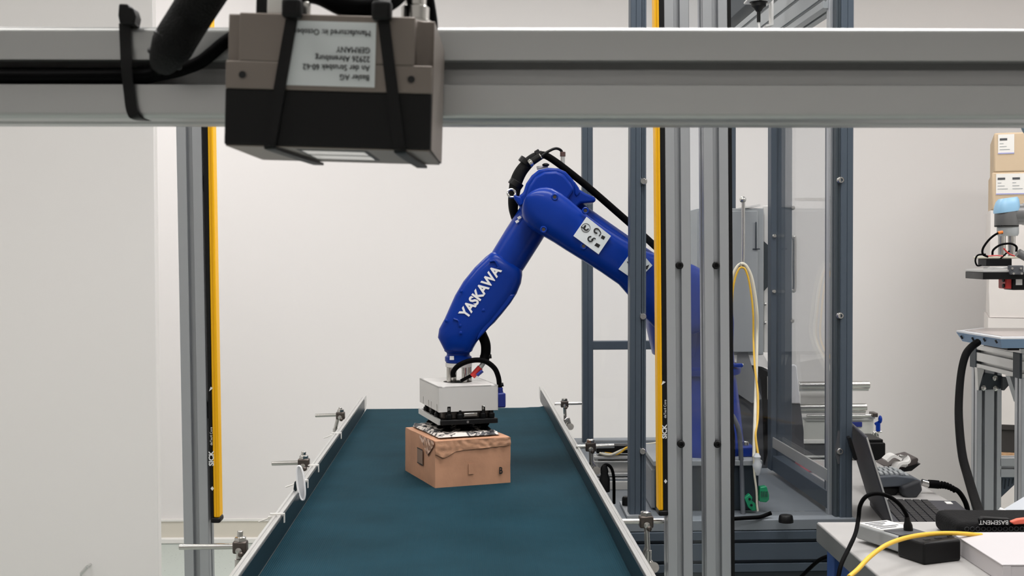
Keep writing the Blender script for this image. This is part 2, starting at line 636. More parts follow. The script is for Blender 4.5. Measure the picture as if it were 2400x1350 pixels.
# ------------------------------------------------------------------ conveyor
ZB = 1.38 - 0.515
TF, TN = 4.2, 1.25
def conveyor():
    t = thing('belt_conveyor', 'long belt conveyor with a dark teal belt and low aluminium side rails', 'conveyor', st(-0.04, 2.7, 0))
    # belt : closed loop with ribs, edges curling slightly against the rails
    bm = bmesh.new()
    S0, S1 = -0.336, 0.262
    ns, ntt = 40, 90
    rows = []
    for j in range(ntt + 1):
        tt = lin(TN, TF - 0.02, j / ntt)
        row = []
        for i in range(ns + 1):
            s = lin(S0, S1, i / ns)
            z = ZB
            e = max(0, (s - (S1 - 0.035)) / 0.035)
            z += 0.010 * e * e * (0.7 + 0.6 * noise.noise(V((tt * 2.2, 0.3, 0))))
            z += 0.0022 * math.exp(-((s - 0.225) / 0.018) ** 2) * (1 + noise.noise(V((tt * 4, 2, 0))))
            row.append(bm.verts.new(st(s, tt, z)))
        rows.append(row)
    R = 0.028
    for k in range(1, 9):
        an = math.pi * k / 8
        rows.append([bm.verts.new(st(lin(S0, S1, i / ns), TF - 0.02 + R * math.sin(an), ZB - R + R * math.cos(an))) for i in range(ns + 1)])
    rows.append([bm.verts.new(st(lin(S0, S1, i / ns), TN, ZB - 2 * R)) for i in range(ns + 1)])
    for r0, r1 in zip(rows[:-1], rows[1:]):
        for i in range(ns):
            bm.faces.new((r0[i], r0[i + 1], r1[i + 1], r1[i]))
    mb = MB()
    mb.bm.free()
    mb.bm = bm
    mb.build('belt', M['belt'], t, smooth=60, label='dark teal ribbed belt')
    # bed under the belt and side frames
    MB().box(st(-0.037, (TN + TF) / 2, ZB - 0.028), (0.58, TF - TN - 0.06, 0.04), MX, MY).build('slider_bed', M['slate_dark'], t)
    for nm, s in (('left', -0.345), ('right', 0.270)):
        MB().prism(prof(0.03, 0.08, 1, 2, a=.004, b=.006, d=.008), st(s, TN, ZB - 0.045), MX, ZU, MY * (TF - TN - 0.05)).build('side_frame', M['alu'], t, smooth=0)
    for s in (-0.33, 0.255):
        for tt in (1.45, 3.95):
            l = MB().prism(prof(0.04, 0.04, 1, 1), st(s, tt, 0.02), MX, MY, ZU * (ZB - 0.105)).build('leg', M['alu'], t, smooth=0)
            MB().lathe(st(s, tt, 0.0), ZU, [(0.03, 0), (0.03, 0.008), (0.012, 0.014), (0.012, 0.025)]).build('levelling_foot', M['rubber'], l)
    # guide rails : thin bent aluminium, doubled top edge
    for s0, s1, far, shp in ((-0.352, -0.338, 4.21, 1), (0.2635, 0.2775, 4.45, -1)):
        zt_, zb_ = ZB + 0.0445, ZB + 0.0015
        inner, outer = (s1, s0) if shp == 1 else (s0, s1)
        sg = 1 if outer > inner else -1
        r = MB()
        poly = [(inner, zb_), (inner, zt_), (inner + sg * .0045, zt_), (inner + sg * .0055, zt_ - .003), (outer - sg * .0055, zt_ - .003), (outer - sg * .0045, zt_),
                (outer, zt_), (outer, zb_)]
        L = far - 0.06 - TN
        r.prism(poly, st(0, TN, 0), MX, ZU, MY * L)
        g = r.build('guide_rail', M['alu_light'], t, smooth=0, bevel=0.0006, bseg=1)
        MB().prism([(inner - sg * .0022, zb_ + .001), (inner - sg * .0022, zt_ - .0035), (inner - sg * .0006, zt_ - .0035), (inner - sg * .0006, zb_ + .001)], st(0, TN, 0), MX, ZU, MY * (L - 0.05)).build('rail_reflection_strip', M['seal'], g, smooth=0, label='dark strip painting the belt reflection on the inner face')  # added dark strip stands in for the belt mirrored in the rail
        # end tongue
        e0 = far - 0.06
        tg = MB()
        tongue = [(e0, zb_ + 0.0), (e0, zt_), (far - 0.012, zt_ + 0.001), (far, zt_ - 0.006), (far, zb_ + 0.012), (far - 0.03, zb_)]
        tg.prism(tongue, st(inner, 0, 0), MY, ZU, MX * (sg * 0.004))
        tg.build('end_plate', M['alu_light'], g, bevel=0.001)
    return t
conv = conveyor()

# rail mounts: horizontal rod, clamp block, upright pin
def rail_mount(rod_a, rod_b, pin_top, pin_bot, y, tubelabel, big):
    k = big
    blk = MB()
    pc = P(*pin_top, y)
    pb = P(*pin_bot, y)
    ra, rb = P(*rod_a, y), P(*rod_b, y)
    mid = V((pc.x, pc.y, ra.z))
    blk.box(mid, (0.030 * k, 0.026 * k, 0.026 * k), MX, MY)
    blk.cyl(mid + V((0.004, -0.02, -0.012 * k)), mid + V((0.004, 0.02, -0.012 * k)), 0.006 * k, seg=12)
    o = blk.build('rail_mount', M['dark_steel'], conv, bevel=0.003, label='dark clamp block ' + tubelabel)
    MB().cyl(ra, rb, 0.0062 * k).build('rod', M['steel'], o, bevel=0.001)
    MB().cyl(pc, pb, 0.0062 * k).build('pin', M['steel'], o, bevel=0.001)
    n = MB()
    n.lathe(mid + V((0, 0, 0.013 * k)), ZU, [(0.0125 * k, 0), (0.0125 * k, 0.007 * k), (0.009 * k, 0.009 * k)], seg=6)
    n.lathe(mid + V((0, -0.014 * k, -0.004)), -YU, [(0.007 * k, 0), (0.007 * k, 0.005 * k), (0.004 * k, 0.006 * k)], seg=10)
    n.build('nut', M['steel'], o)
    # foot link to rail
    f = MB()
    f.cyl(pb, pb + V((0, 0, -0.02)), 0.009 * k, seg=12)
    f.build('pin_foot', M['steel'], o)
    return o
def y_out(py, dz):  # depth of a point at height belt+dz
    return (1.38 - ZB - dz) * F / (py - 600)
rail_mount((739, 974), (800, 972), (798, 955), (786, 1004), 3.63, 'on the far end of the left rail', 0.85)
rail_mount((637, 1086), (712, 1084), (712, 1058), (705, 1110), 2.78, 'halfway along the left rail', 0.85)
rail_mount((420, 1282), (575, 1280), (563, 1244), (560, 1310), 2.09, 'on the near end of the left rail', 0.8)
rail_mount((1300, 947), (1364, 945), (1323, 937), (1325, 990), 3.63, 'on the far end of the right rail', 0.75)
rail_mount((1350, 1047), (1440, 1045), (1384, 1031), (1386, 1085), 3.03, 'halfway along the right rail', 0.85)
rail_mount((1455, 1222), (1580, 1221), (1514, 1203), (1518, 1290), 2.26, 'on the near end of the right rail', 0.85)
# slanting struts with eye feet beside the right rail
for i, (q0, q1, q2, y) in enumerate((((1325, 985), (1331, 980), (1337, 1000), 3.63), ((1386, 1083), (1392, 1092), (1398, 1103), 3.03), ((1518, 1283), (1512, 1300), (1532, 1330), 2.26))):
    s = MB()
    s.cyl(P(*q0, y), P(*q1, y), 0.006)
    s.cyl(P(*q1, y), P(*q2, y), 0.0055)
    s.cyl(P(q2[0], q2[1], y - 0.012), P(q2[0], q2[1], y + 0.012), 0.010)
    s.build('strut', M['steel'], conv)

# white cable ties on the left rail
for i, (px, py, lab) in enumerate(((776, 1016, 'farthest along the left rail'), (716, 1092, 'beside the halfway rail mount'), (640, 1207, 'nearest on the left rail'), (692, 1128, 'behind the clear plastic loop'))):
    y = y_out(py, 0.044)
    sz = ZB + 0.0445
    cen = PZ(px, py, sz)
    tloc = cen.dot(MY)
    k = MB()
    c = st(-0.345, tloc, sz)
    k.box(c + ZU * 0.0015, (0.026, 0.006, 0.003), MX, MY)
    k.box(c + MX * 0.0125 - ZU * 0.006, (0.002, 0.006, 0.016), MX, MY)
    k.box(c - MX * 0.0125 - ZU * 0.006, (0.008, 0.009, 0.007), MX, MY)
    k.cyl(c - MX * 0.014 - ZU * 0.005, c - MX * 0.034 - ZU * 0.012, 0.0016, seg=6)
    tag(k.build('cable_tie', M['white']), 'small white cable tie round the rail, %s' % lab, 'cable tie')

# clear plastic loop leaning on the left rail
k = MB()
yl = 2.475
oval = []
for j in range(20):
    tt = 2 * math.pi * j / 20
    ex = 8.5 * math.copysign(abs(math.cos(tt)) ** 0.8, math.cos(tt))
    ey = 40 * math.sin(tt)
    oval.append((705 + ex + (ey * 0.11), 1132 + ey))
k.slab([P(x, y, yl) for x, y in oval], V((0.0, 0.004, 0)))
lp_ = k.build('plastic_loop', M['clearplastic'], bevel=0.001)
tag(lp_, 'clear plastic loop leaning over the left conveyor rail', 'strap')
k = MB()
k.tube([P(x, y, yl - 0.0005) for x, y in oval + oval[:1]], 0.0022, seg=6, n=2)
k.build('loop_rim', M['brightwhite'], lp_)
k = MB()
k.slab([P(x, y, yl + 0.012) for x, y in ((690, 1130), (698, 1122), (702, 1160), (696, 1170), (686, 1160))], V((0, 0.002, 0)))
k.build('loop_shadow', M['seal'], lp_)  # dark slab added to paint the shadow and reflection behind the loop

# ------------------------------------------------------------------ light-curtain stands
def lean_post(name, label, edge_top, edge_bot, wpx, y, w=0.045):
    """edge_*: pixel (x,y) of the left edge"""
    scale = y / F
    p_t = P(edge_top[0], edge_top[1], y) + MX * (w / 2) + MY * (w / 2)
    p_b = P(edge_bot[0], edge_bot[1], y) + MX * (w / 2) + MY * (w / 2)
    lo, hi = ext(p_b, p_t, 0.03), ext(p_b, p_t, 2.5)
    t = thing(name, label, 'post', lo - ZU * 0.03)
    MB().prism(prof(w, w, 1, 1, a=.0052), lo, MX, MY, hi - lo).build('profile', M['alu_post'], t, smooth=0)
    MB().box(lo - ZU * 0.015, (w + 0.06, w + 0.06, 0.03), MX, MY).build('base_plate', M['slate_dark'], t, bevel=0.003)
    return t, lo, hi
YL = 2.2
lp, llo, lhi = lean_post('aluminium_post', 'single slotted aluminium post left of the conveyor', (412, 285), (432, 1350), 58, YL)
rp1, r1lo, r1hi = lean_post('aluminium_post', 'slotted aluminium post next to the right-hand yellow light curtain', (1558, 285), (1566, 1350), 58, YL)
rp2, r2lo, r2hi = lean_post('aluminium_post', 'slotted aluminium post between the acrylic strip and the robot cage', (1648, 285), (1656, 1350), 58, YL)
# right side cover strip of post 2
k = MB()
cv = MX * (0.0225 + 0.003) - MY * 0.006
k.slab([r2lo + cv + MX * s1 * 0.003 + MY * s2 * 0.0165 for s1, s2 in ((-1, -1), (1, -1), (1, 1), (-1, 1))], r2hi - r2lo)
k.build('slot_cover', M['black'], rp2, label='black strip along the right side')
# bolts in the slots
for rp, lo, hi, xs in ((rp1, r1lo, r1hi, 1593), (rp2, r2lo, r2hi, 1678)):
    for py in (622, 1040):
        yb = YL - 0.0005
        c = P(xs + (py - 622) * 0.008 - 1, py, yb + 0.006)
        MB().lathe(c, -YU, [(0.0068, 0), (0.0068, 0.006), (0.005, 0.008), (0.003, 0.008), (0.003, 0.004)], seg=14).build('bolt', M['black'], rp)
# acrylic strip between the two right posts
pa = ext(P(1617, 1350, YL + 0.03), P(1611, 285, YL + 0.03), 0.35)
pb_ = ext(P(1657, 1350, YL + 0.03), P(1650, 285, YL + 0.03), 0.35)
pc_ = ext(P(1657, 1350, YL + 0.03), P(1650, 285, YL + 0.03), 2.35)
pd_ = ext(P(1617, 1350, YL + 0.03), P(1611, 285, YL + 0.03), 2.35)
tag(MB().slab([pa, pb_, pc_, pd_], V((0, 0.006, 0))).build('acrylic_strip', M['haze'], smooth=0), 'narrow clear acrylic strip mounted between the twin aluminium posts', 'panel')

def curtain(label, side, blk0, blk1, yel0, yel1, ybot, mats=None):
    """px edges at y=285 and at y=1220 : (top,bot) tuples"""
    y = YL
    t0, t1 = 285, 1220
    def q(pair, yy, dy=0):
        x = lin(pair[0], pair[1], (yy - t0) / (t1 - t0))
        return P(x, yy, y + dy)
    zlo = P(500, ybot, y).z
    zhi = 2.15
    base = ext(q(blk0, t1), q(blk0, t0), zlo)
    t = thing('light_curtain', label, 'light curtain', base)
    def col(a_, b_, f, d, z0, z1):
        A0, A1 = ext(q(a_, t1, f), q(a_, t0, f), z0), ext(q(a_, t1, f), q(a_, t0, f), z1)
        B0, B1 = ext(q(b_, t1, f), q(b_, t0, f), z0), ext(q(b_, t1, f), q(b_, t0, f), z1)
        mb = MB()
        mb.hexa([A0, B0, B0 + MY * d, A0 + MY * d, A1, B1, B1 + MY * d, A1 + MY * d])
        return mb
    col(blk0, blk1, 0.0, 0.030, zlo + 0.004, zhi).build('housing', M['housing_black'], t, bevel=0.0012)
    yb = MB()
    A = col(yel0, yel1, -0.001, 0.030, zlo + 0.010, zhi)
    A.build('yellow_face', M['yellow'], t, bevel=0.002)
    # fine groove line on the yellow face
    gx = lambda f: (lin(yel0[0], yel1[0], f), lin(yel0[1], yel1[1], f))
    col(gx(0.42), gx(0.5), -0.0016, 0.002, zlo + 0.012, zhi).build('groove', mats, t)
    lo_a = blk0 if side < 0 else yel0
    lo_b = yel1 if side < 0 else blk1
    col((lo_a[0], lo_a[1]), (lo_b[0] + 1, lo_b[1] + 1), -0.002, 0.034, zlo, zlo + 0.010).build('end_cap', M['black'], t, bevel=0.003)
    return t
M['yellow_dark'] = mat('yellow_groove', (214, 152, 12), 0.45, spec=0.3)
cl = curtain('yellow and black light curtain fixed to the left aluminium post', -1, (474, 493), (486, 501), (486, 501), (499, 515), 1226, M['yellow_dark'])
cr = curtain('yellow and black light curtain fixed to the twin right posts', 1, (1546, 1554), (1559, 1566), (1536, 1544), (1547, 1555), 1214, M['yellow_dark'])
# printed maker's word, running up the black strip
def up_text(s, px, py, size_px, parent, y, bold=0.0, mt=None, sx=1.0):
    o = P(px, py, y - 0.0012)
    return text(s, size_px * y / F, o, ZU, -XU, mt or M['whiteink'], parent, 'lettering', bold=bold, sx=sx)
up_text('SICK', 496, 1092, 16, cl, YL, 0.0004, sx=1.05)
up_text('deTec4 Core', 495.5, 1044, 8, cl, YL)
up_text('SICK', 1558, 1028, 15, cr, YL, 0.0004, sx=1.05)
up_text('deTec4 Core', 1559, 980, 8, cr, YL)
for px, py, tt in ((497.5, 1145, cl), (1560, 1128, cr)):
    c = P(px, py, YL - 0.0008)
    MB().prism([(0, -.004), (.003, 0), (0, .004), (-.003, 0)], c, XU, ZU, V((0, .0004, 0))).build('diamond_mark', M['whiteink'], tt)
for px, py, tt in ((495, 912, cl), (1555, 898, cr)):
    c = P(px, py, YL - 0.0008)
    MB().prism([(-.004, -.004), (.004, .002), (-.001, .004)], c, XU, ZU, V((0, .0004, 0))).build('arrow_mark', M['whiteink'], tt)
for s, tt in ((-1, cl), (1, cr)):
    for py in (430, 960):
        if s < 0:
            c = P(lin(474, 493, (py - 285) / 935) - 1, py, YL + 0.02)
        else:
            c = P(lin(1559, 1566, (py - 285) / 935), py, YL + 0.02)
        MB().box(c, (0.012, 0.02, 0.03)).build('bracket', M['black'], tt, bevel=0.002)

# ------------------------------------------------------------------ robot cage
YC = 2.72
ZC = 1.38 - 0.5815          # cage table surface
cage = thing('robot_cage', 'tall slate grey machine cage with clear acrylic panes round the blue robot', 'cage', P(1700, 1220, YC))
def upright(nm, x0t, x0b, wpx, y, ytop, zb=None, d=None, mt='slate', groove=True):
    w = wpx * y / F
    d = d or 0.036
    p_t = P(x0t, 300, y) + MX * (w / 2) + MY * (d / 2)
    p_b = P(x0b, 1200, y) + MX * (w / 2) + MY * (d / 2)
    lo = ext(p_b, p_t, ZC if zb is None else zb)
    hi = ext(p_b, p_t, P(1200, ytop, y).z)
    c = 0.002
    a_ = w / 2
    dd = d / 2
    poly = [(-a_ + c, -dd), (-0.001, -dd), (0, -dd + .0012), (0.001, -dd), (a_ - c, -dd), (a_, -dd + c), (a_, dd), (-a_, dd), (-a_, -dd + c)]
    return MB().prism(poly, lo, MX, MY, hi - lo).build(nm, M[mt], cage, smooth=0, label=None)
upright('post', 1477.5, 1475.5, 26, YC, -260)
st1 = upright('pane_clamp', 1503, 1502, 12, YC + 0.006, -260, d=0.026)
upright('post', 1972, 1969, 29, YC, -260)
st2 = upright('pane_clamp', 1959, 1957, 13, YC + 0.006, -260, d=0.026, mt='slate_dark')
upright('pane_clamp', 1943, 1941, 14, YC + 0.03, -260, d=0.02, mt='alu_post')
YBK = 3.83
upright('post', 1364.5, 1366.5, 25, YBK, 120)
upright('post', 1700, 1700, 25, YBK, 120)
for px, ys in ((1508, (425, 742, 1058)), (1971, (422, 740, 1058))):
    for py in ys:
        c = P(px - (py - 422) * 0.003, py, YC + 0.001)
        MB().lathe(c + YU * 0.006, -YU, [(0.0085, 0), (0.0085, 0.005), (0.006, 0.0085), (0.0038, 0.0085), (0.0038, 0.005)], seg=14).build('bolt', M['steel'], cage)
# the angular plate under the lowest right bolt
k = MB()
k.slab([P(x, y, YC + 0.004) for x, y in ((1964, 1010), (1970, 1010), (1975, 1040), (1972, 1085), (1964, 1088), (1957, 1060))], V((0, 0.003, 0)))
k.build('lock_plate', M['grey_dark'], cage)
# back mid rail
def bar(nm, p0, p1, w, h, mt, parent=cage, side=None, slots=False, bevel=0.0015):
    p0, p1 = V(p0), V(p1)
    d = (p1 - p0).normalized()
    sd = V(side) if side is not None else (d.cross(ZU).normalized() if abs(d.z) < 0.9 else MX)
    up = sd.cross(d).normalized()
    poly = prof(w, h, 1, max(1, round(h / w)), a=.004, b=.006, d=.009) if slots else [(-w / 2, -h / 2), (w / 2, -h / 2), (w / 2, h / 2), (-w / 2, h / 2)]
    return MB().prism(poly, p0, sd, up, p1 - p0).build(nm, M[mt], parent, smooth=0, bevel=0 if slots else bevel)
bar('rail', P(1388, 809, YBK + 0.018), P(1700, 807, YBK + 0.018), 0.036, 20 * YBK / F, 'slate')
# lower frame leg below rail (paler profile)
bar('rail', P(1388, 1045, YBK + 0.018), P(1700, 1044, YBK + 0.018), 0.036, 0.03, 'slate_dark')
# top frame
zt1, zt0 = 2.05, 1.926
fl = P(1496, 300, YC); fr = P(1986, 300, YC)
bl = P(1377, 300, YBK); br_ = P(1712, 300, YBK)
def at_z(p, z):
    return V((p.x, p.y, z))
bar('rail', at_z(fl, 2.28), at_z(fr, 2.28), 0.036, 0.06, 'slate')
bar('side_rail', at_z(fr, (zt0 + zt1) / 2) + MY * 0.04 - MX * 0.02, at_z(fr, (zt0 + zt1) / 2) + MY * 1.15 - MX * 0.02, 0.045, zt1 - zt0, 'midrail', slots=True)
bar('side_rail', at_z(fr, zt0 + 0.14 + 0.05) + MY * 0.04 - MX * 0.02, at_z(fr, zt0 + 0.14 + 0.05) + MY * 1.15 - MX * 0.02, 0.045, 0.06, 'slate_dark')
# panes
def pane(nm, pts, extv, parent=cage, mt='glass'):
    return MB().slab(pts, extv).build(nm, M[mt], parent, smooth=0)
zlo, zhi = ZC + 0.01, 2.25
A, B = P(1514, 1000, YC + 0.02), P(1945, 1000, YC + 0.02)
pane('front_pane', [at_z(A, zlo), at_z(B, zlo), at_z(B, zhi), at_z(A, zhi)], V((0, 0.005, 0)))
A, B = P(1390, 1000, YBK + 0.02), P(1700, 1000, YBK + 0.02)
pane('rear_pane', [at_z(A, zlo), at_z(B, zlo), at_z(B, 1.85), at_z(A, 1.85)], V((0, 0.005, 0)))
# side door (right side): frame running back from the front right post
dr0 = P(1952, 1000, YC + 0.04)
LD = 0.49
free = dr0 + MY * LD
zd0, zd1 = ZC + 0.012, 1.80
door = MB()
fw = 0.030
door.prism([(-.018, 0), (.038, 0), (.038, .03), (.004, .03), (.004, .036), (-.018, .036)], at_z(free, zd0), MX, MY, ZU * (zd1 - zd0))
door.prism([(-.014, -.02), (.014, -.02), (.014, .02), (-.014, .02)], at_z(dr0, zd0 + 0.02), MX, ZU, MY * LD)
door.prism([(-.014, -.02), (.014, -.02), (.014, .02), (-.014, .02)], at_z(dr0, zd1 - 0.02), MX, ZU, MY * LD)
door.prism([(-.012, 0), (.012, 0), (.012, .024), (-.012, .024)], at_z(dr0, zd0), MX, MY, ZU * (zd1 - zd0))
dob = door.build('door', M['slate'], cage, smooth=0, bevel=0.0015)
pane('pane', [at_z(dr0, zd0 + .03) - MX * .004, at_z(free, zd0 + .03) - MX * .004, at_z(free, zd1 - .03) - MX * .004, at_z(dr0, zd1 - .03) - MX * .004], MX * 0.005, dob)
k = MB()
yh = free.y + 0.012
hx = 1866
h0, h1 = P(1843, 556, yh), P(1843, 681, yh)
ho0, ho1 = P(hx - 6, 556, yh), P(hx - 6, 681, yh)
k.tube([h0, lin(h0, ho0, .8), ho0 + V((0.002, 0, -0.006)), lin(ho0, ho1, .5) + V((0.002, 0, 0)), ho1 + V((0.002, 0, 0.006)), lin(h1, ho1, .8), h1], 0.0055, n=6)
k.build('handle', M['steel'], dob, label='bent steel bow handle')
for px, py in ((1815, 553), (1814, 683), (1858, 487), (1856, 752)):
    c = P(px, py, free.y - 0.001)
    MB().lathe(c, -YU, [(0.006, -0.004), (0.006, 0.003), (0.004, 0.006)], seg=12).build('screw', M['steel'], dob)
bar('pale_strip', at_z(dr0, zd0 + 0.075) - MX * 0.012, at_z(free, zd0 + 0.075) - MX * 0.012, 0.004, 0.028, 'alu_light', dob, side=MX)  # pale grey bar along the lower part of the door
# floor of the cage + base machine
base = thing('machine_base', 'slate grey machine base frame carrying the robot cage', 'machine base', st(0.25, 3.2, 0))
cfl = V((P(1440, 1200, YC).x, YC - 0.02, 0))
wid = 0.62
cx = 0.578 - YC * TH
top = MB()
T0 = V((cx, YC - 0.02, ZC - 0.012)) + MY * 0.62
top.box(T0, (0.56, 1.24, 0.024), MX, MY)
top.build('table_plate', M['tableplate'], base, bevel=0.002, label='mid grey table plate')
FR = V((cx, YC - 0.022, 0))
k = MB().prism(prof(0.045, 0.09, 1, 2, a=.004), V((cx, YC, ZC - 0.07)) - MX * 0.28, MY, ZU, MX * 0.56).build('front_rail', M['slate'], base, smooth=0)
k = MB().prism(prof(0.045, 0.045, 1, 1, a=.004), V((cx, YC, ZC - 0.30)) - MX * 0.28, MY, ZU, MX * 0.56).build('front_rail', M['slate'], base, smooth=0)
for dz, hh, mm_ in ((-0.137, 0.040, 'slate_dark'), (-0.165, 0.012, 'alu_light'), (-0.225, 0.10, 'slate_dark')):
    MB().box(V((cx, YC + 0.004, ZC + dz)), (0.55, 0.03, hh), MX, MY).build('cover_panel', M[mm_], base, bevel=0.002)
for s in (-0.255, 0.255):
    for tt in (0.02, 1.2):
        MB().prism(prof(0.045, 0.045, 1, 1, a=.004), V((cx, YC, 0.02)) + MX * s + MY * tt, MX, MY, ZU * (ZC - 0.13)).build('leg', M['slate'], base, smooth=0)
MB().box(V((cx, YC + 0.6, ZC - 0.34)) , (0.50, 1.1, 0.02), MX, MY).build('shelf', M['slate_dark'], base)

# ------------------------------------------------------------------ robot
R0 = 2.92
rb = thing('industrial_robot', 'bright blue six-axis robot arm reaching left over the conveyor', 'robot', P(1645, 1060, R0))
def rl(secs, nm, mt='blue', parent=rb, n=4.0, y=R0, label=None):
    """secs: (px,py, half width px, angle of side vector in deg, half depth m, dy[, exp])"""
    out = []
    for s in secs:
        px, py, hw, an, dp = s[:5]
        dy = s[5] if len(s) > 5 else 0
        e = s[6] if len(s) > 6 else n
        yy = y + dy
        k = yy / F
        w = (CR * math.cos(math.radians(an)) + CU * math.sin(math.radians(an))) * (hw * k)
        out.append((P(px, py, yy), w, dp, e))
    return MB().loft(out, YU).build(nm, M[mt], parent, smooth=50, label=label)

# base on pedestal, swivel column
bz = P(1650, 1058, R0).z
bc = P(1648, 1058, R0)
base_o = MB()
pr = [(0.10, 0), (0.102, 0.018), (0.094, 0.03), (0.088, 0.09), (0.078, 0.17), (0.074, 0.185)]
base_o.lathe(bc, ZU, pr, seg=32)
base_o.build('base', M['blue'], rb)
base2 = MB()
for sx in (-1, 1):
    base2.box(bc + V((sx * 0.088, -0.06, 0.012)), (0.035, 0.05, 0.024))
base2.build('mounting_foot', M['blue'], rb, bevel=0.003)
for sx in (-1, 1):
    MB().lathe(bc + V((sx * 0.088, -0.065, 0.024)), ZU, [(0.008, 0), (0.008, 0.008), (0.005, 0.010)], seg=12).build('bolt', M['steel'], rb)
col_ = MB()
cb = bc + ZU * 0.186
col_.lathe(cb, ZU, [(0.086, 0), (0.088, 0.006), (0.088, 0.014), (0.074, 0.02), (0.070, 0.06), (0.072, 0.12), (0.068, 0.16)], seg=32)
col_.build('swivel_column', M['blue'], rb)
MB().box(P(1727, 856, R0 - 0.05), (0.026, 0.02, 0.008)).build('stop_tab', M['blue'], rb, bevel=0.002)
MB().cyl(P(1738, 857, R0 - 0.05), P(1741, 857, R0 - 0.05), 0.006).build('stop_pin', M['steel'], rb)
# shoulder housing (joined to column): behind the lower arm
sh = rl([(1600, 830, 70, 0, 0.075, 0.01, 3), (1600, 770, 84, 0, 0.078, 0.01, 3), (1596, 705, 88, 0, 0.078, 0.01, 3), (1592, 650, 72, 0, 0.07, 0.01, 2.6), (1590, 622, 36, 0, 0.05, 0.01, 2.2)], 'shoulder_housing')
# lower arm, near side
AY = -0.085
ang = math.degrees(math.atan2(0.79, 0.61))   # side vector perpendicular to an arm falling to the right
secs = []
ax0, ay0, ax1, ay1 = 1277, 493, 1592, 702
dirx, diry = ax1 - ax0, ay1 - ay0
L = math.hypot(dirx, diry)
ux_, uy_ = dirx / L, diry / L
def arm_pt(u, off=0):
    return ax0 + ux_ * u + uy_ * off, ay0 + uy_ * u - ux_ * off
an = math.degrees(math.atan2(ux_, uy_))
def arm_secs(prof_, dy, dpf):
    o = []
    for u, hw, off in prof_:
        x, y = arm_pt(u, off)
        o.append((x, y, hw, an, dpf(u), dy, 3.0))
    return o
pl = []
for a_ in (88, 80, 70, 58, 45, 30, 15):
    r = math.radians(a_)
    pl.append((-54 * math.sin(r), 54 * math.cos(r), 0))
pl += [(10, 54, 0), (35, 52.5, 0), (60, 50, -1), (95, 47.5, -3), (140, 46, -3), (190, 46, -2), (240, 49, 0), (280, 60, 0), (320, 76, 0), (360, 86, 0), (380, 88, 0)]
for a_ in (15, 30, 45, 58, 70, 80, 88):
    r = math.radians(a_)
    pl.append((L + 88 * math.sin(r), 88 * math.cos(r), 0))
rl(arm_secs(pl, AY, lambda u: 0.040 if u > 60 else 0.044), 'lower_arm')
# dished round cover line on the elbow side
cxy = P(1277, 493, R0 + AY)
# far cheek of the lower arm, a little higher
pl2 = [(-20, 26, 22), (10, 40, 22), (60, 42, 20), (120, 40, 20), (200, 38, 20), (280, 44, 14), (340, 50, 6)]
rl(arm_secs(pl2, 0.035, lambda u: 0.05), 'arm_rear_cheek')
# elbow housing behind the lower arm
oc = [(1226, 505), (1213, 470), (1216, 458), (1226, 452), (1233, 430), (1246, 411), (1262, 398), (1285, 393), (1308, 394), (1326, 402), (1343, 420), (1357, 443), (1372, 452), (1397, 463),
      (1396, 474), (1362, 476), (1335, 500), (1310, 535), (1280, 550), (1245, 540)]
MB().slab([P(x, y, R0 - 0.045) for x, y in oc], V((0, 0.115, 0))).build('elbow_housing', M['blue'], rb, bevel=0.012, bseg=4, smooth=60)
bulge = [(1232, 462), (1240, 436), (1254, 414), (1276, 402), (1304, 401), (1322, 410), (1337, 428), (1346, 444), (1330, 470), (1290, 480)]
MB().slab([P(x, y, R0 - 0.056) for x, y in bulge], V((0, 0.014, 0))).build('side_cover', M['blue'], rb, bevel=0.006, bseg=3, smooth=60)
# seam rib and pocket on the elbow housing
MB().slab([P(x, y, R0 - 0.048) for x, y in ((1346, 424), (1357, 440), (1360, 452), (1352, 462), (1346, 455))], V((0, 0.01, 0))).build('rib', M['blue'], rb, bevel=0.003)
MB().slab([P(x, y, R0 - 0.05) for x, y in ((1204, 456), (1222, 462), (1228, 478), (1218, 484), (1205, 466))], V((0, 0.03, 0))).build('lifting_lug', M['blue'], rb, bevel=0.003)
k = MB()
k.torus(P(1199, 453, R0 - 0.035), V((0.25, -1, 0.2)), 0.0095, 0.0026)
k.cyl(P(1204, 458, R0 - 0.035), P(1212, 466, R0 - 0.035), 0.004)
k.build('eye_bolt', M['steel'], rb)
# forearm tube
fd = (-0.53, 0.85)
fan = math.degrees(math.atan2(0.53, 0.85))
fs = []
for (x, y, hw) in ((1262, 490, 40), (1246, 522, 42.5), (1225, 555, 43), (1192, 608, 42.5), (1180, 628, 41)):
    fs.append((x, y, hw, -29, 0.042, 0, 2.2))
rl(fs, 'forearm_tube')
# forearm body (wider, flat sided)
body = [  # left edge, right edge
    ((1160, 590), (1224, 634), 0.040), ((1151, 592), (1224, 646), 0.047), ((1138, 602), (1221, 664), 0.049), ((1113, 626), (1211, 688), 0.050), ((1086, 659), (1197, 710), 0.050), ((1067, 691), (1178, 734), 0.050),
    ((1054, 720), (1160, 755), 0.050), ((1043, 745), (1142, 771), 0.050), ((1030, 769), (1128, 788), 0.049), ((1027, 789), (1117, 803), 0.047), ((1035, 805), (1110, 815), 0.044), ((1041, 817), (1107, 822), 0.040)]
secs = []
for (lx, ly), (rx, ry), dp in body:
    mx_, my_ = (lx + rx) / 2, (ly + ry) / 2
    hw = math.hypot(rx - lx, ry - ly) / 2
    an_ = math.degrees(math.atan2(-(ry - ly), rx - lx))
    secs.append((mx_, my_, hw, an_, dp, 0, 4.5))
rl(secs, 'forearm')
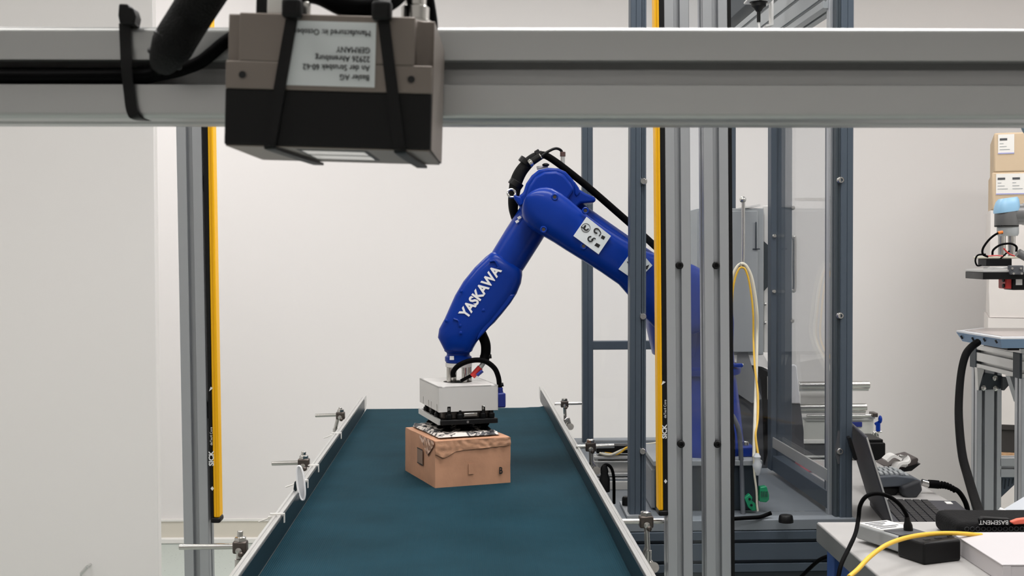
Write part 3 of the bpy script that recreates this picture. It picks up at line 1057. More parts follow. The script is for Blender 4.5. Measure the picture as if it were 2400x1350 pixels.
# raised edge on forearm right side & rounded ribs
MB().slab([P(x, y, R0 - 0.046) for x, y in ((1208, 690), (1194, 712), (1140, 775), (1116, 800), (1122, 780), (1150, 735), (1190, 690))], V((0, 0.012, 0))).build('cover_plate', M['blue'], rb, bevel=0.003)
for pts_ in (((1148, 613), (1160, 612), (1168, 625)), ((1063, 747), (1074, 752), (1077, 763))):
    MB().tube([P(x, y, R0 - 0.0495) for x, y in pts_], 0.0028, seg=8).build('rib', M['blue'], rb)
for x, y in ((1081, 683), (1133, 727), (1046, 752), (1080, 780), (1168, 628), (1078, 763)):
    MB().lathe(P(x, y, R0 - 0.048), -YU, [(0.0042, 0), (0.0042, 0.0025), (0.002, 0.0035)], seg=10).build('screw', M['blue'], rb)
for x, y in ((1300, 462), (1372, 494), (1274, 538), (1368, 577)):
    o = MB().torus(P(x, y, R0 + AY - 0.040), YU, 0.0060, 0.0022, seg=18, rs=8).build('screw_boss', M['blue'], rb)
    MB().cyl(P(x, y, R0 + AY - 0.0405), P(x, y, R0 + AY - 0.035), 0.004, seg=12).build('screw', M['dark_steel'], o)
# wrist
wr = MB()
wc = P(1074, 818, R0)
sc_ = R0 / F
wr.lathe(wc, -ZU, [(33 * sc_, -6 * sc_), (33 * sc_, 4 * sc_), (27 * sc_, 9 * sc_), (27 * sc_, 14 * sc_), (31.5 * sc_, 18 * sc_), (31.5 * sc_, 27 * sc_), (28 * sc_, 32 * sc_)], seg=28)
wr.build('wrist', M['blue'], rb)
fl_ = MB()
fl_.lathe(P(1075, 850, R0), -ZU, [(31 * sc_, 0), (31 * sc_, 9 * sc_), (29 * sc_, 10 * sc_)], seg=28)
fl_.build('tool_flange', M['grip'], rb)
MB().box(P(1059, 839, R0 - 0.031), (0.010, 0.003, 0.009)).build('wrist_mark', M['whiteink'], rb)
# small marks near elbow
for i, (x, y) in enumerate(((1212, 519), (1217, 510))):
    c = P(x, y, R0 - 0.0375)
    MB().box(c, (0.008, 0.002, 0.006), V((0.86, 0, 0.5)), YU).build('axis_mark', M['whiteink'], rb)
# lettering along forearm
yt = R0 - 0.0508
dv = (P(1148, 655, yt) - P(1086, 741, yt)).normalized()
text('YASKAWA', 0.0335, P(1086, 741, yt), dv, CU - dv * CU.dot(dv), M['whiteink'], rb, 'maker_lettering', bold=0.0012, sx=0.86)
# stickers on lower arm
ys = R0 + AY - 0.0445
def quad_sticker(pts_, nm='sticker', mt='label'):
    return MB().slab([P(x, y, ys) for x, y in pts_], V((0, 0.0056, 0))).build(nm, M[mt], rb, smooth=0, label='white safety sticker with black pictograms')
sk = quad_sticker(((1375, 508), (1432, 553), (1403, 596), (1344, 553)))
yk = ys - 0.0004
e1 = (P(1432, 553, ys) - P(1375, 508, ys)).normalized()
e2 = V((0, -1, 0)).cross(e1)
if e2.z < 0: e2 = -e2
k = MB()
kk = yk / F
k.torus(P(1373, 534, yk), YU, 0.0098, 0.0005, seg=20, rs=6)
k.torus(P(1374, 534, yk), YU, 0.005, 0.0017, seg=14, rs=6, a0=0.3, a1=4.6)
k.tube([P(1362, 531, yk), P(1369, 535, yk), P(1373, 528, yk)], 0.0013, seg=6)
k.torus(P(1398, 541, yk), YU, 0.005, 0.0017, seg=14, rs=6, a0=1.2, a1=5.6)
k.tube([P(1402, 536, yk), P(1408, 546, yk), P(1404, 553, yk)], 0.0012, seg=6)
k.slab([P(x, y, yk) for x, y in ((1411, 551), (1419, 555), (1415, 562), (1408, 558))], V((0, 0.0003, 0)))
k.torus(P(1384, 560, yk), YU, 0.0055, 0.0015, seg=14, rs=6, a0=0.2, a1=5.0)
k.tube([P(1386, 562, yk), P(1392, 558, yk), P(1396, 560, yk)], 0.0013, seg=6)
k.slab([P(x, y, yk) for x, y in ((1398, 569), (1407, 574), (1403, 581), (1393, 575))], V((0, 0.0003, 0)))
k.build('pictograms', M['ink'], sk)
sk2 = quad_sticker(((1490, 577), (1529, 622), (1492, 660), (1450, 631)))
k = MB()
k.slab([P(x, y, yk) for x, y in ((1469, 613), (1474, 613), (1482, 628), (1478, 630))], V((0, 0.0003, 0)))
k.slab([P(x, y, yk) for x, y in ((1511, 625), (1522, 620), (1517, 632), (1512, 630))], V((0, 0.0003, 0)))
k.build('pictograms', M['ink'], sk2)

# robot dress pack: hoses
ho = thing('cable_hose', 'thick black cable hose strapped along the top of the blue robot arm', 'hose', P(1265, 360, R0))
k = MB()
yh = R0 - 0.01
k.tube([P(1560, 600, yh), P(1500, 545, yh), P(1440, 492, yh), P(1380, 440, yh), P(1320, 392, yh), P(1282, 366, yh), P(1262, 362, yh)], 0.0085)
k.build('upper_hose', M['rubber'], ho)
k = MB()
k.tube([P(1272, 362, yh), P(1250, 372, yh), P(1226, 395, yh), P(1212, 420, yh), P(1206, 446, yh), P(1203, 480, yh + 0.01), P(1206, 505, yh + 0.03), P(1216, 525, yh + 0.05)], lambda u: 0.010 + 0.0055 * math.sin(math.pi * min(1, u * 1.2)))
k.build('elbow_hose', M['sleeve'], ho)
for c0_, c1_, r_ in (((1228, 385), (1236, 374), 0.017), ((1205, 437), (1213, 425), 0.0175), ((1258, 366), (1268, 360), 0.013)):
    MB().cyl(P(*c0_, yh), P(*c1_, yh), r_, seg=16).build('hose_clamp', M['black'], ho, bevel=0.001)
k = MB()
k.cyl(P(1240, 384, yh - 0.016), P(1268, 366, yh - 0.016), 0.0075)
k.cyl(P(1240, 384, yh - 0.016), P(1246, 380, yh - 0.016), 0.0092)
k.build('plug', M['steel'], ho, bevel=0.001)
k = MB()
k.cyl(P(1248, 379, yh - 0.0165), P(1266, 367, yh - 0.0165), 0.0082)
k.build('plug_collar', M['black'], ho)
k = MB()
k.cyl(P(1258, 394, yh), P(1284, 389, yh), 0.004)
k.build('fitting', M['white'], ho)
MB().sphere(P(1279, 386.5, yh - 0.01), 0.0075, sx=1.15, sz=0.55).build('cap_nut', M['black'], ho)
k = MB()
k.tube([P(1268, 366, yh - 0.01), P(1285, 355, yh - 0.005), P(1302, 348, yh), P(1314, 352, yh + 0.004), P(1319, 362, yh + 0.006)], 0.0033)
k.build('sensor_lead', M['black'], ho)
k = MB()
k.cyl(P(1319, 356, yh + 0.006), P(1319, 367, yh + 0.006), 0.0065)
k.build('sensor_cap', mat('brown_cap', (86, 62, 58), 0.4), ho, bevel=0.0008)
MB().cyl(P(1319, 366, yh + 0.006), P(1319, 392, yh + 0.006), 0.0052).build('sensor_stem', M['alu_light'], ho)
# lower hose near the wrist
h2 = thing('cable_hose', 'thick black hose dropping from the forearm down to the gripper', 'hose', P(1140, 800, R0))
k = MB()
k.tube([P(1120, 765, R0), P(1130, 785, R0 - 0.01), P(1138, 806, R0 - 0.015), P(1138, 830, R0 - 0.015), P(1132, 850, R0 - 0.02)], 0.0118)
k.build('hose', M['rubber'], h2)
MB().cyl(P(1125, 838, R0 - 0.018), P(1152, 835, R0 - 0.018), 0.005).build('clip', M['black'], h2)
k = MB()
yq = R0 - 0.055
k.tube([P(1063, 884, yq), P(1062, 872, yq), P(1076, 856, yq), P(1105, 845, yq), P(1135, 846, yq), P(1158, 862, yq), P(1168, 884, yq), P(1171, 908, yq), P(1174, 922, yq)], 0.0062)
k.build('gripper_lead', M['rubber'], h2)
MB().cyl(P(1168, 903, yq), P(1180, 901, yq), 0.0045).build('clip', M['black'], h2)
MB().cyl(P(1080, 893, yq + 0.01), P(1112, 876, yq + 0.01), 0.004).build('red_lead', M['rubber'], h2)
MB().cyl(P(1107, 882, yq + 0.01), P(1126, 861, yq + 0.01), 0.0072).build('red_plug', M['red'], h2, label='red air plug')
MB().cyl(P(1125, 862, yq + 0.01), P(1133, 851, yq + 0.01), 0.0055).build('plug_tip', M['alu_light'], h2)
MB().cyl(P(1118, 880, yq), P(1131, 869, yq), 0.004).build('blue_fitting', M['blue_dark'], h2)

# ------------------------------------------------------------------ gripper
GA = math.radians(16)
g1 = V((math.cos(GA), math.sin(GA), 0)); g2 = V((-math.sin(GA), math.cos(GA), 0))
gfc = P(1028, 907, 2.795)
GZ = gfc.z
GW, GD = 0.1395, 0.212
gc = V((gfc.x, gfc.y, 0)) + g1 * (GW / 2) + g2 * (GD / 2)
gr = thing('vacuum_gripper', 'silver boxy vacuum gripper above the carton, with a black base plate', 'gripper', gc + ZU * (GZ - 0.09))
def gp(a_, b_, z):
    return gc + g1 * a_ + g2 * b_ + ZU * z
cover_h = 0.058
# cover: folded sheet, open below, with notches along bottom edges
k = MB()
n_ = 30
def skirt(mb, o, dx, Lx, nrm, notches, h_=cover_h):
    th = 0.0025
    xs = [0.0]
    poly = [(0, 0), (Lx, 0), (Lx, -h_)]
    for c_, w_, d_ in sorted(notches, reverse=True):
        poly += [(c_ + w_, -h_), (c_ + w_, -h_ + d_), (c_ - w_, -h_ + d_), (c_ - w_, -h_)]
    poly.append((0, -h_))
    mb.prism(poly, o, dx, ZU, nrm * th)
skirt(k, gp(-GW / 2, -GD / 2, GZ), g1, GW, g2, [(0.024, 0.004, 0.012), (0.105, 0.004, 0.012)])
skirt(k, gp(-GW / 2, -GD / 2, GZ), g2, GD, g1, [(0.02, .003, .016), (0.08, .003, .016), (0.11, .003, .016), (0.17, .003, .018)])
skirt(k, gp(GW / 2, -GD / 2, GZ), g2, GD, -g1, [])
skirt(k, gp(-GW / 2, GD / 2, GZ), g1, GW, -g2, [])
k.build('cover', M['grip'], gr, smooth=0, bevel=0.0006, bseg=1)
# top sheet with round opening
bm = bmesh.new()
N = 40
outer, inner, inn2, outer2 = [], [], [], []
for i in range(N):
    tt = 2 * math.pi * i / N
    cx_, sx_ = math.cos(tt), math.sin(tt)
    sc = min(GW / 2 / max(abs(cx_), 1e-6), GD / 2 / max(abs(sx_), 1e-6))
    outer.append(bm.verts.new(gp(cx_ * sc, sx_ * sc, GZ)))
    outer2.append(bm.verts.new(gp(cx_ * sc, sx_ * sc, GZ - 0.0025)))
    inner.append(bm.verts.new(gp(0.034 * cx_, 0.034 * sx_, GZ)))
    inn2.append(bm.verts.new(gp(0.034 * cx_, 0.034 * sx_, GZ - 0.0025)))
for i in range(N):
    j = (i + 1) % N
    bm.faces.new((outer[i], outer[j], inner[j], inner[i]))
    bm.faces.new((outer2[i], outer2[j], inn2[j], inn2[i]))
    bm.faces.new((inner[i], inner[j], inn2[j], inn2[i]))
    bm.faces.new((outer[i], outer[j], outer2[j], outer2[i]))
for sx in (-1, 1):
    pass
k = MB(); k.bm.free(); k.bm = bm
# corner fillers
for sx in (-1, 1):
    for sy in (-1, 1):
        k.box(gp(sx * (GW / 2 - 0.004), sy * (GD / 2 - 0.006), GZ - 0.00125), (0.008, 0.012, 0.0025), g1, g2)
k.build('top_sheet', M['grip'], gr, smooth=0)
# mounting standoffs up to the robot flange
zf = P(1075, 860, R0).z
wcx = P(1075, 860, R0)
k = MB()
for dx, dy in ((-0.022, -0.012), (0.014, -0.018), (0.024, 0.014), (-0.012, 0.022)):
    k.cyl(V((wcx.x + dx, wcx.y + dy, GZ - 0.03)), V((wcx.x + dx, wcx.y + dy, zf)), 0.0062, seg=12)
k.build('standoff', M['steel'], gr)
MB().lathe(V((wcx.x, wcx.y, GZ - 0.04)), ZU, [(0.036, 0), (0.036, 0.01), (0.02, 0.012)], seg=20).build('valve_plate', M['black'], gr)
# base plate
zp = P(1040, 990, 2.80).z
MB().box(gp(0, 0, zp), (0.135, 0.225, 0.011), g1, g2).build('base_plate', M['housing_black'], gr, bevel=0.0015)
MB().cyl(gp(-0.004, -0.1125, zp), gp(-0.004, -0.114, zp), 0.003).build('screw', M['steel'], gr)
MB().box(gp(-0.0695, 0.0, zp + 0.0015), (0.005, 0.22, 0.013), g1, g2).build('side_strip', M['alu_light'], gr)
MB().box(gp(0, 0.0, zp + 0.014), (0.12, 0.19, 0.018), g1, g2).build('suction_block', M['dark_steel'], gr, bevel=0.003)
for a_, b_ in ((-0.045, -0.10), (-0.02, -0.102), (0.035, -0.10), (0.055, -0.10), (-0.062, -0.06), (-0.062, -0.01), (-0.062, 0.06)):
    o = MB().lathe(gp(a_, b_, zp + 0.006), ZU, [(0.007, 0), (0.008, 0.003), (0.008, 0.010), (0.005, 0.012), (0.005, 0.02)], seg=14).build('plunger', M['black'], gr)
    MB().lathe(gp(a_, b_, zp + 0.026), ZU, [(0.003, 0), (0.003, 0.006)], seg=8).build('plunger_tip', M['steel'], o)
k = MB()
k.box(gp(0.005, -0.101, zp + 0.015), (0.032, 0.008, 0.008), g1, g2)
k.build('valve_block', M['steel'], gr, bevel=0.001)
# vacuum cups below plate
for a_ in (-0.045, 0, 0.045):
    for b_ in (-0.08, -0.027, 0.027, 0.08):
        MB().lathe(gp(a_, b_, zp - 0.0055), -ZU, [(0.006, 0), (0.011, 0.005), (0.007, 0.010), (0.014, 0.0165), (0.0145, 0.018)], seg=14).build('suction_cup', M['rubber'], gr)
# blue valve on the right side
vb = gp(GW / 2 + 0.011, -0.085, GZ - 0.037)
MB().box(vb, (0.020, 0.026, 0.034), g1, g2).build('blue_valve', M['blue_dark'], gr, bevel=0.003, label='dark blue air valve on the side')
MB().cyl(vb + ZU * 0.016, vb + ZU * 0.028, 0.006).build('valve_fitting', M['blue_dark'], gr)

# ------------------------------------------------------------------ carton on the belt
f0 = PZ(1020, 1144, ZB); fr_ = PZ(1196.5, 1131, ZB); fl2 = PZ(948, 1103, ZB)
b1 = (fr_ - f0); b2 = (fl2 - f0)
BL, BD = b1.length, b2.length
b1n = b1.normalized()
b2n = V((-b1n.y, b1n.x, 0))
BH = 0.107
ct = thing('cardboard_box', 'worn brown cardboard box on the teal belt under the gripper', 'box', f0 + b1 / 2 + b2n * BD / 2)
def bp_(a_, b_, z):
    return f0 + b1n * a_ + b2n * b_ + ZU * z
def boxgrid():
    bm = bmesh.new()
    nx, ny, nz = 12, 14, 8
    cache = {}
    def vert(i, j, k):
        if (i, j, k) in cache:
            return cache[(i, j, k)]
        a_, b_, z = BL * i / nx, BD * j / ny, BH * k / nz
        nv = noise.noise_vector(V((a_ * 28, b_ * 28, z * 28)))
        p = bp_(a_, b_, z)
        amp = 0.0022
        p += V((nv.x, nv.y, 0)) * amp * (0.3 + 0.7 * k / nz)
        if k == nz:
            edge = min(i, nx - i, j, ny - j)
            p.z += (0.004 if edge > 2 else 0.0) * (0.6 + nv.z) + nv.z * 0.0025
            if edge == 0:
                p.z -= 0.003 + 0.003 * nv.z
        elif k > 0:
            p.z += nv.z * 0.0008
        cache[(i, j, k)] = bm.verts.new(p)
        return cache[(i, j, k)]
    for i in range(nx):
        for j in range(ny):
            for k in (0, nz):
                bm.faces.new((vert(i, j, k), vert(i + 1, j, k), vert(i + 1, j + 1, k), vert(i, j + 1, k)))
    for k in range(nz):
        for i in range(nx):
            for j in (0, ny):
                bm.faces.new((vert(i, j, k), vert(i + 1, j, k), vert(i + 1, j, k + 1), vert(i, j, k + 1)))
        for j in range(ny):
            for i in (0, nx):
                bm.faces.new((vert(i, j, k), vert(i, j + 1, k), vert(i, j + 1, k + 1), vert(i, j, k + 1)))
    mb = MB(); mb.bm.free(); mb.bm = bm
    return mb
boxgrid().build('carton', M['card'], ct, smooth=35)
# tape strips: wavy lower edge, hugging the face
def tape_face(o, dx, nrm, L_, top_z, depth_f, n=60, off=0.0030, q=9):
    bm = bmesh.new()
    rows = []
    for i in range(n + 1):
        a_ = L_ * i / n
        d_ = depth_f(i / n)
        rows.append([bm.verts.new(o + dx * a_ + ZU * (top_z - d_ * r / (q - 1)) + nrm * (off + 0.0022 * max(-0.6, noise.noise(V((a_ * 95, d_ * r * 14, top_z * 9)))))) for r in range(q)])
    for r0_, r1_ in zip(rows[:-1], rows[1:]):
        for r in range(q - 1):
            bm.faces.new((r0_[r], r1_[r], r1_[r + 1], r0_[r + 1]))
    mb = MB(); mb.bm.free(); mb.bm = bm
    return mb
tape_face(bp_(0, 0, 0), b1n, -b2n, BL, BH - 0.003, lambda u: 0.026 - 0.008 * u + 0.012 * math.exp(-((u - 0.12) / 0.1) ** 2)).build('tape', M['tape'], ct, label='glossy crinkled clear tape along the top edge')
tape_face(bp_(0, 0.11, 0), -b2n, -b1n, 0.11, BH - 0.003, lambda u: 0.008 + 0.032 * max(0, 1 - abs(u - 0.55) / 0.45)).build('tape', M['tape'], ct)
# seam flap line down the middle of the right face
MB().box(bp_(BL * 0.47, -0.0015, BH * 0.35), (0.012, 0.001, BH * 0.22), b1n, b2n).build('tab', M['card'], ct)
# printed letter and square
text('B', 0.0215, bp_(BL * 0.862, -0.0034, BH * 0.27), b1n, ZU, M['ink'], ct, 'printed_letter', 'CENTER', bold=0.0006, sx=0.75)
k = MB()
yy0, yy1 = BD * 0.36, BD * 0.54
for z_ in (BH * 0.34, BH * 0.66):
    k.slab([bp_(-0.0032, yy0, z_), bp_(-0.0032, yy1, z_), bp_(-0.0032, yy1, z_ + 0.0022), bp_(-0.0032, yy0, z_ + 0.0022)], b1n * 0.0004)
k.build('print_lines', M['ink'], ct)
k = MB()
k.slab([bp_(-0.0030, yy0, BH * 0.35), bp_(-0.0030, yy1, BH * 0.35), bp_(-0.0030, yy1, BH * 0.66), bp_(-0.0030, yy0, BH * 0.66)], b1n * 0.0004)
k.build('print_patch', mat('grey_print', (136, 112, 96), 0.8), ct)
# crumpled printed label on top
bm = bmesh.new()
nn = 34
grid = []
for i in range(nn + 1):
    r_ = []
    for j in range(nn + 1):
        a_, b_ = lin(0.012, BL - 0.022, i / nn), lin(0.01, BD - 0.02, j / nn)
        z = BH + 0.0075 + 0.0045 * noise.noise(V((a_ * 55, b_ * 45, 1.3))) + 0.0035 * abs(noise.noise(V((a_ * 110, b_ * 90, 4.2))))
        if i in (0, nn) or j in (0, nn):
            z = BH + 0.003
        r_.append(bm.verts.new(bp_(a_, b_, z)))
    grid.append(r_)
for i in range(nn):
    for j in range(nn):
        bm.faces.new((grid[i][j], grid[i + 1][j], grid[i + 1][j + 1], grid[i][j + 1]))
mb = MB(); mb.bm.free(); mb.bm = bm
mb.build('top_label', M['crumple'], ct, smooth=25, label='crumpled black and white printed label')

# ------------------------------------------------------------------ pedestal and things inside the cage
pd = thing('robot_pedestal', 'dark slate block pedestal the blue robot is bolted on', 'pedestal', V((bc.x, R0, ZC)))
pl0, pr0 = P(1536, 1150, 2.80).x, P(1778, 1150, 2.80).x
ptop = bz - 0.0
MB().box(((pl0 + pr0) / 2, 2.80 + 0.12, (ZC + ptop - 0.012) / 2), (pr0 - pl0, 0.24, ptop - 0.012 - ZC)).build('pedestal_body', M['slate_dark'], pd, bevel=0.002)
MB().box(((pl0 + pr0) / 2, 2.80 + 0.115, ptop - 0.006), (pr0 - pl0 + 0.012, 0.256, 0.012)).build('top_plate', M['grey_cab'], pd, bevel=0.0015)
MB().box((pl0 - 0.004, 2.80 + 0.12, (ZC + ptop) / 2 - 0.01), (0.008, 0.22, ptop - ZC - 0.03)).build('side_plate', M['alu_post'], pd)

# grey cabinet behind the robot
YK = 3.35
def pxbox(name, x0, x1, y0, y1, yd, dep, mt, parent, bevel=0.002, label=None):
    a_, b_ = P(x0, y1, yd), P(x1, y0, yd)
    c = V(((a_.x + b_.x) / 2, yd + dep / 2, (a_.z + b_.z) / 2))
    return MB().box(c, (b_.x - a_.x, dep, b_.z - a_.z)).build(name, M[mt] if isinstance(mt, str) else mt, parent, bevel=bevel, label=label)
cab = thing('control_cabinet', 'pale grey control cabinet standing behind the robot inside the cage', 'cabinet', P(1715, 1100, YK + 0.1))
pxbox('body', 1634, 1790, 488, 832, YK, 0.24, 'grey_cab', cab)
pxbox('cabinet_door', 1638, 1776, 494, 826, YK - 0.012, 0.012, 'grey_cab', cab)
k = MB()
k.slab([P(x, y, YK - 0.004) for x, y in ((1738, 486), (1782, 478), (1782, 483), (1740, 489))], V((0, .12, 0)))
k.build('top_flap', M['white'], cab)
pxbox('latch', 1770, 1774, 520, 586, YK - 0.016, 0.004, 'slate_dark', cab)
pxbox('latch', 1764, 1782, 582, 585, YK - 0.016, 0.004, 'slate_dark', cab)
pxbox('side_flange', 1790, 1802, 482, 826, YK + 0.02, 0.02, 'white', cab)
k = MB()
k.slab([P(x, y, YK + 0.014) for x, y in ((1791, 566), (1800, 574), (1800, 672), (1791, 682))], V((0, .006, 0)))
k.build('side_vent', M['slate_dark'], cab)
for py in (713, 757):
    MB().sphere(P(1793, py, YK + 0.01), 0.005, seg=10, rg=6).build('screw', M['steel'], cab)
k = MB()
k.slab([P(x, y, YK) for x, y in ((1634, 832), (1790, 832), (1800, 850), (1800, 862), (1640, 836))], V((0, .22, 0)))
k.build('drip_edge', M['white'], cab)
# dark stand the cabinet is on
sd = thing('cabinet_stand', 'dark grey stand below the pale control cabinet', 'stand', P(1710, 1100, YK + 0.1))
zs0 = ZC
a_, b_ = P(1630, 860, YK + 0.01), P(1798, 860, YK + 0.01)
k = MB()
k.slab([P(1630, 836, YK + .01), P(1734, 836, YK + .01), P(1800, 866, YK + .01), at_z(P(1800, 900, YK + .01), zs0), at_z(P(1630, 900, YK + .01), zs0)], V((0, 0.2, 0)))
k.build('stand_body', M['grey_dark'], sd, bevel=0.002)
k = MB()
k.slab([P(x, y, YK) for x, y in ((1772, 858), (1800, 872), (1800, 1060), (1792, 1090), (1788, 930), (1784, 890))], V((0, .012, 0)))
k.build('black_panel', M['black'], sd)
k = MB()
k.slab([P(x, y, YK - .004) for x, y in ((1799, 882), (1803, 884), (1803, 940), (1799, 936))], V((0, .01, 0)))
k.build('white_edge', M['white'], sd)
k = MB()
k.slab([P(x, y, YK - .002) for x, y in ((1745, 800), (1785, 935), (1762, 945), (1722, 918), (1728, 830))], V((0, .004, 0)))
k.build('fold_plate', mat('mid_grey_plate', (124, 126, 128), 0.5), sd)

# hook with hanging cables
YH = 3.17
hk = thing('cable_hook', 'long chrome hook hanging in front of the grey cabinet', 'hook', P(1742, 468, YH))
k = MB()
k.sphere(P(1741, 468, YH), 0.0085)
k.cyl(P(1741, 468, YH), P(1741, 468, YK - 0.01), 0.0045)
k.build('rod_end', M['steel'], hk)
k = MB()
k.tube([P(1742, 470, YH), P(1742, 520, YH), P(1742, 570, YH), P(1741, 612, YH), P(1738, 624, YH - .006), P(1733, 620, YH - .012)], 0.0046, seg=12)
k.build('shaft', M['steel'], hk)
yc_ = YH - 0.008
k = MB()
k.tube([P(1700, 1000, yc_), P(1706, 840, yc_), P(1710, 700, yc_), P(1716, 652, yc_), P(1727, 626, yc_), P(1740, 618, yc_), P(1752, 628, yc_), P(1764, 660, yc_), P(1774, 730, yc_), P(1774, 800, yc_), P(1772, 900, 3.05), P(1769, 990, 2.88), P(1767, 1072, 2.772)], 0.0040)
tag(k.build('cream_cable', M['cream']), 'cream cable looped over the chrome hook', 'cable')
k = MB()
yc2 = YH - 0.017
k.tube([P(1707, 1000, yc2), P(1711, 840, yc2), P(1716, 700, yc2), P(1722, 656, yc2), P(1731, 632, yc2), P(1739, 627, yc2), P(1748, 634, yc2), P(1757, 666, yc2), P(1765, 730, yc2), P(1766, 800, yc2), P(1769, 860, 3.08), P(1776, 920, 3.0), P(1776, 980, 2.9), P(1771, 1020, 2.83), P(1777, 1066, 2.772)], 0.0026)
tag(k.build('yellow_cable', M['ycable']), 'thin yellow cable looped over the chrome hook', 'cable')
# splice connector
sp = thing('splice_connector', 'translucent cable splice hanging below the yellow cable', 'connector', P(1774, 1085, 2.77))
k = MB()
k.lathe(P(1774, 1062, 2.772), V((0.02, -0.005, -1)), [(0.004, 0), (0.009, 0.008), (0.007, 0.016), (0.011, 0.026), (0.009, 0.040), (0.004, 0.050)], seg=12)
k.build('sleeve', M['clearplastic'], sp)
k = MB()
k.tube([P(1767, 1072, 2.771), P(1768, 1110, 2.768), P(1773, 1150, 2.764), P(1774, 1180, 2.762), P(1776, 1198, 2.76)], 0.0024)
k.build('lead', M['cream'], sp)
# green terminal connectors
gt = thing('terminal_plug', 'upper green terminal plug hanging on the cream lead', 'connector', P(1788, 1165, 2.77))
k = MB()
k.slab([P(x, y, 2.77) for x, y in ((1781, 1142), (1797, 1140), (1803, 1160), (1803, 1172), (1796, 1178), (1780, 1176))], V((0, 0.02, 0)))
k.build('plug_body', M['green'], gt, bevel=0.002)
for q in range(3):
    MB().box(P(1785 + q * 6, 1158, 2.769), (0.004, 0.004, 0.012)).build('socket', mat('dark_green', (18, 96, 70), 0.5) if q == 0 else bpy.data.materials['dark_green'], gt)
gt2 = thing('terminal_plug', 'lower green terminal plug with screw heads, beside the cream lead', 'connector', P(1760, 1180, 2.766))
k = MB()
k.slab([P(x, y, 2.766) for x, y in ((1745, 1168), (1757, 1158), (1764, 1166), (1762, 1174), (1770, 1180), (1774, 1196), (1764, 1198), (1754, 1190))], V((0, 0.016, 0)))
k.build('plug_body', M['green'], gt2, bevel=0.0015)
for x, y in ((1757, 1170), (1761, 1184)):
    MB().cyl(P(x, y, 2.764), P(x, y, 2.768), 0.003, seg=10).build('screw', M['black'], gt2)
# coiled black hose left of the pedestal cables
k = MB()
yk2 = 2.77
k.tube([P(1700, 1160, yk2), P(1712, 1120, yk2), P(1716, 1060, yk2), P(1714, 1010, yk2), P(1706, 980, yk2), P(1690, 1020, yk2), P(1692, 1090, yk2), P(1704, 1120, yk2)], 0.007)
tag(k.build('coiled_hose', M['rubber']), 'coil of black hose beside the robot base', 'hose')
k = MB()
yk3 = 2.79
k.tube([P(1706, 960, yk3), P(1722, 984, yk3), P(1733, 1020, yk3), P(1738, 1100, yk3), P(1740, 1160, yk3 - .015), P(1742, 1218, yk3 - 0.03)], 0.0055)
tag(k.build('grey_hose', mat('grey_hose', (98, 102, 108), 0.5)), 'grey hose running down the pedestal to the table plate', 'hose')
# cable end lying on the table plate
k = MB()
zc = ZC + 0.006
k.tube([PZ(1716, 1216, zc), PZ(1750, 1214, zc), PZ(1780, 1212, zc), PZ(1798, 1206, zc + 0.002), PZ(1808, 1202, zc + 0.006)], 0.0045)
tag(k.build('lead_end', M['rubber']), 'short black lead lying on the cage table plate', 'cable')
k = MB()
kc = PZ(1842, 1224, ZC)
k.lathe(kc, ZU, [(0.016, 0), (0.016, 0.006), (0.0145, 0.014), (0.0125, 0.016)], seg=20)
tag(k.build('rubber_foot', M['black']), 'small round black rubber foot on the cage table plate', 'foot')
# cage rear: overhead sensor
ov = thing('overhead_camera', 'small black overhead camera on a bracket under the cage top', 'camera', P(1780, 10, 3.0))
y3 = 3.0
k = MB()
k.lathe(P(1778, -6, y3), -ZU, [(0.022, 0), (0.022, 0.012), (0.018, 0.014), (0.018, 0.022), (0.012, 0.026), (0.006, 0.034)], seg=24)
k.build('lens', M['black'], ov)
pxbox('body', 1756, 1800, -60, -5, y3 - 0.02, 0.05, 'slate_dark', ov)
pxbox('body_plate', 1752, 1812, -5, 1, y3 - 0.022, 0.05, 'white', ov)
MB().cyl(P(1778, 28, y3), P(1778, 52, y3), 0.0045).build('plug', M['black'], ov)
MB().cyl(P(1778, 52, y3), P(1780, 66, y3), 0.0025).build('plug_tip', M['white'], ov)
k = MB()
k.slab([P(x, y, y3 + 0.01) for x, y in ((1808, -60), (1813, -60), (1813, 58), (1796, 62), (1794, 58), (1808, 54))], V((0, .03, 0)))
k.build('bracket', M['white'], ov)
bar('arm', P(1778, -58, y3), V((at_z(fr, 2.1) - MX * 0.04).to_tuple()) * 1.0 + V((0, y3 - YC, 0)), 0.02, 0.02, 'slate_dark', ov)

# ------------------------------------------------------------------ rack of bars and things behind the cage, left of the robot
rk = thing('bar_rack', 'low rack of bright aluminium bars at the back of the cage table plate', 'rack', P(1470, 1120, 3.2))
yr = 3.2
for y0, y1 in ((1069, 1077), (1080, 1085), (1108, 1117), (1119, 1126)):
    pxbox('bar', 1392, 1545, y0, y1, yr, 0.02, 'alu_light', rk, bevel=0.002)
pxbox('back_sheet', 1392, 1545, 1064, 1126, yr + 0.022, 0.006, 'white', rk)
pxbox('front_sheet', 1404, 1532, 1128, 1151, 3.06, 0.006, 'white', rk)
for x in (1394, 1535):
    pxbox('end_bracket', x, x + 8, 1066, 1126, yr + 0.003, 0.018, 'alu_light', rk)

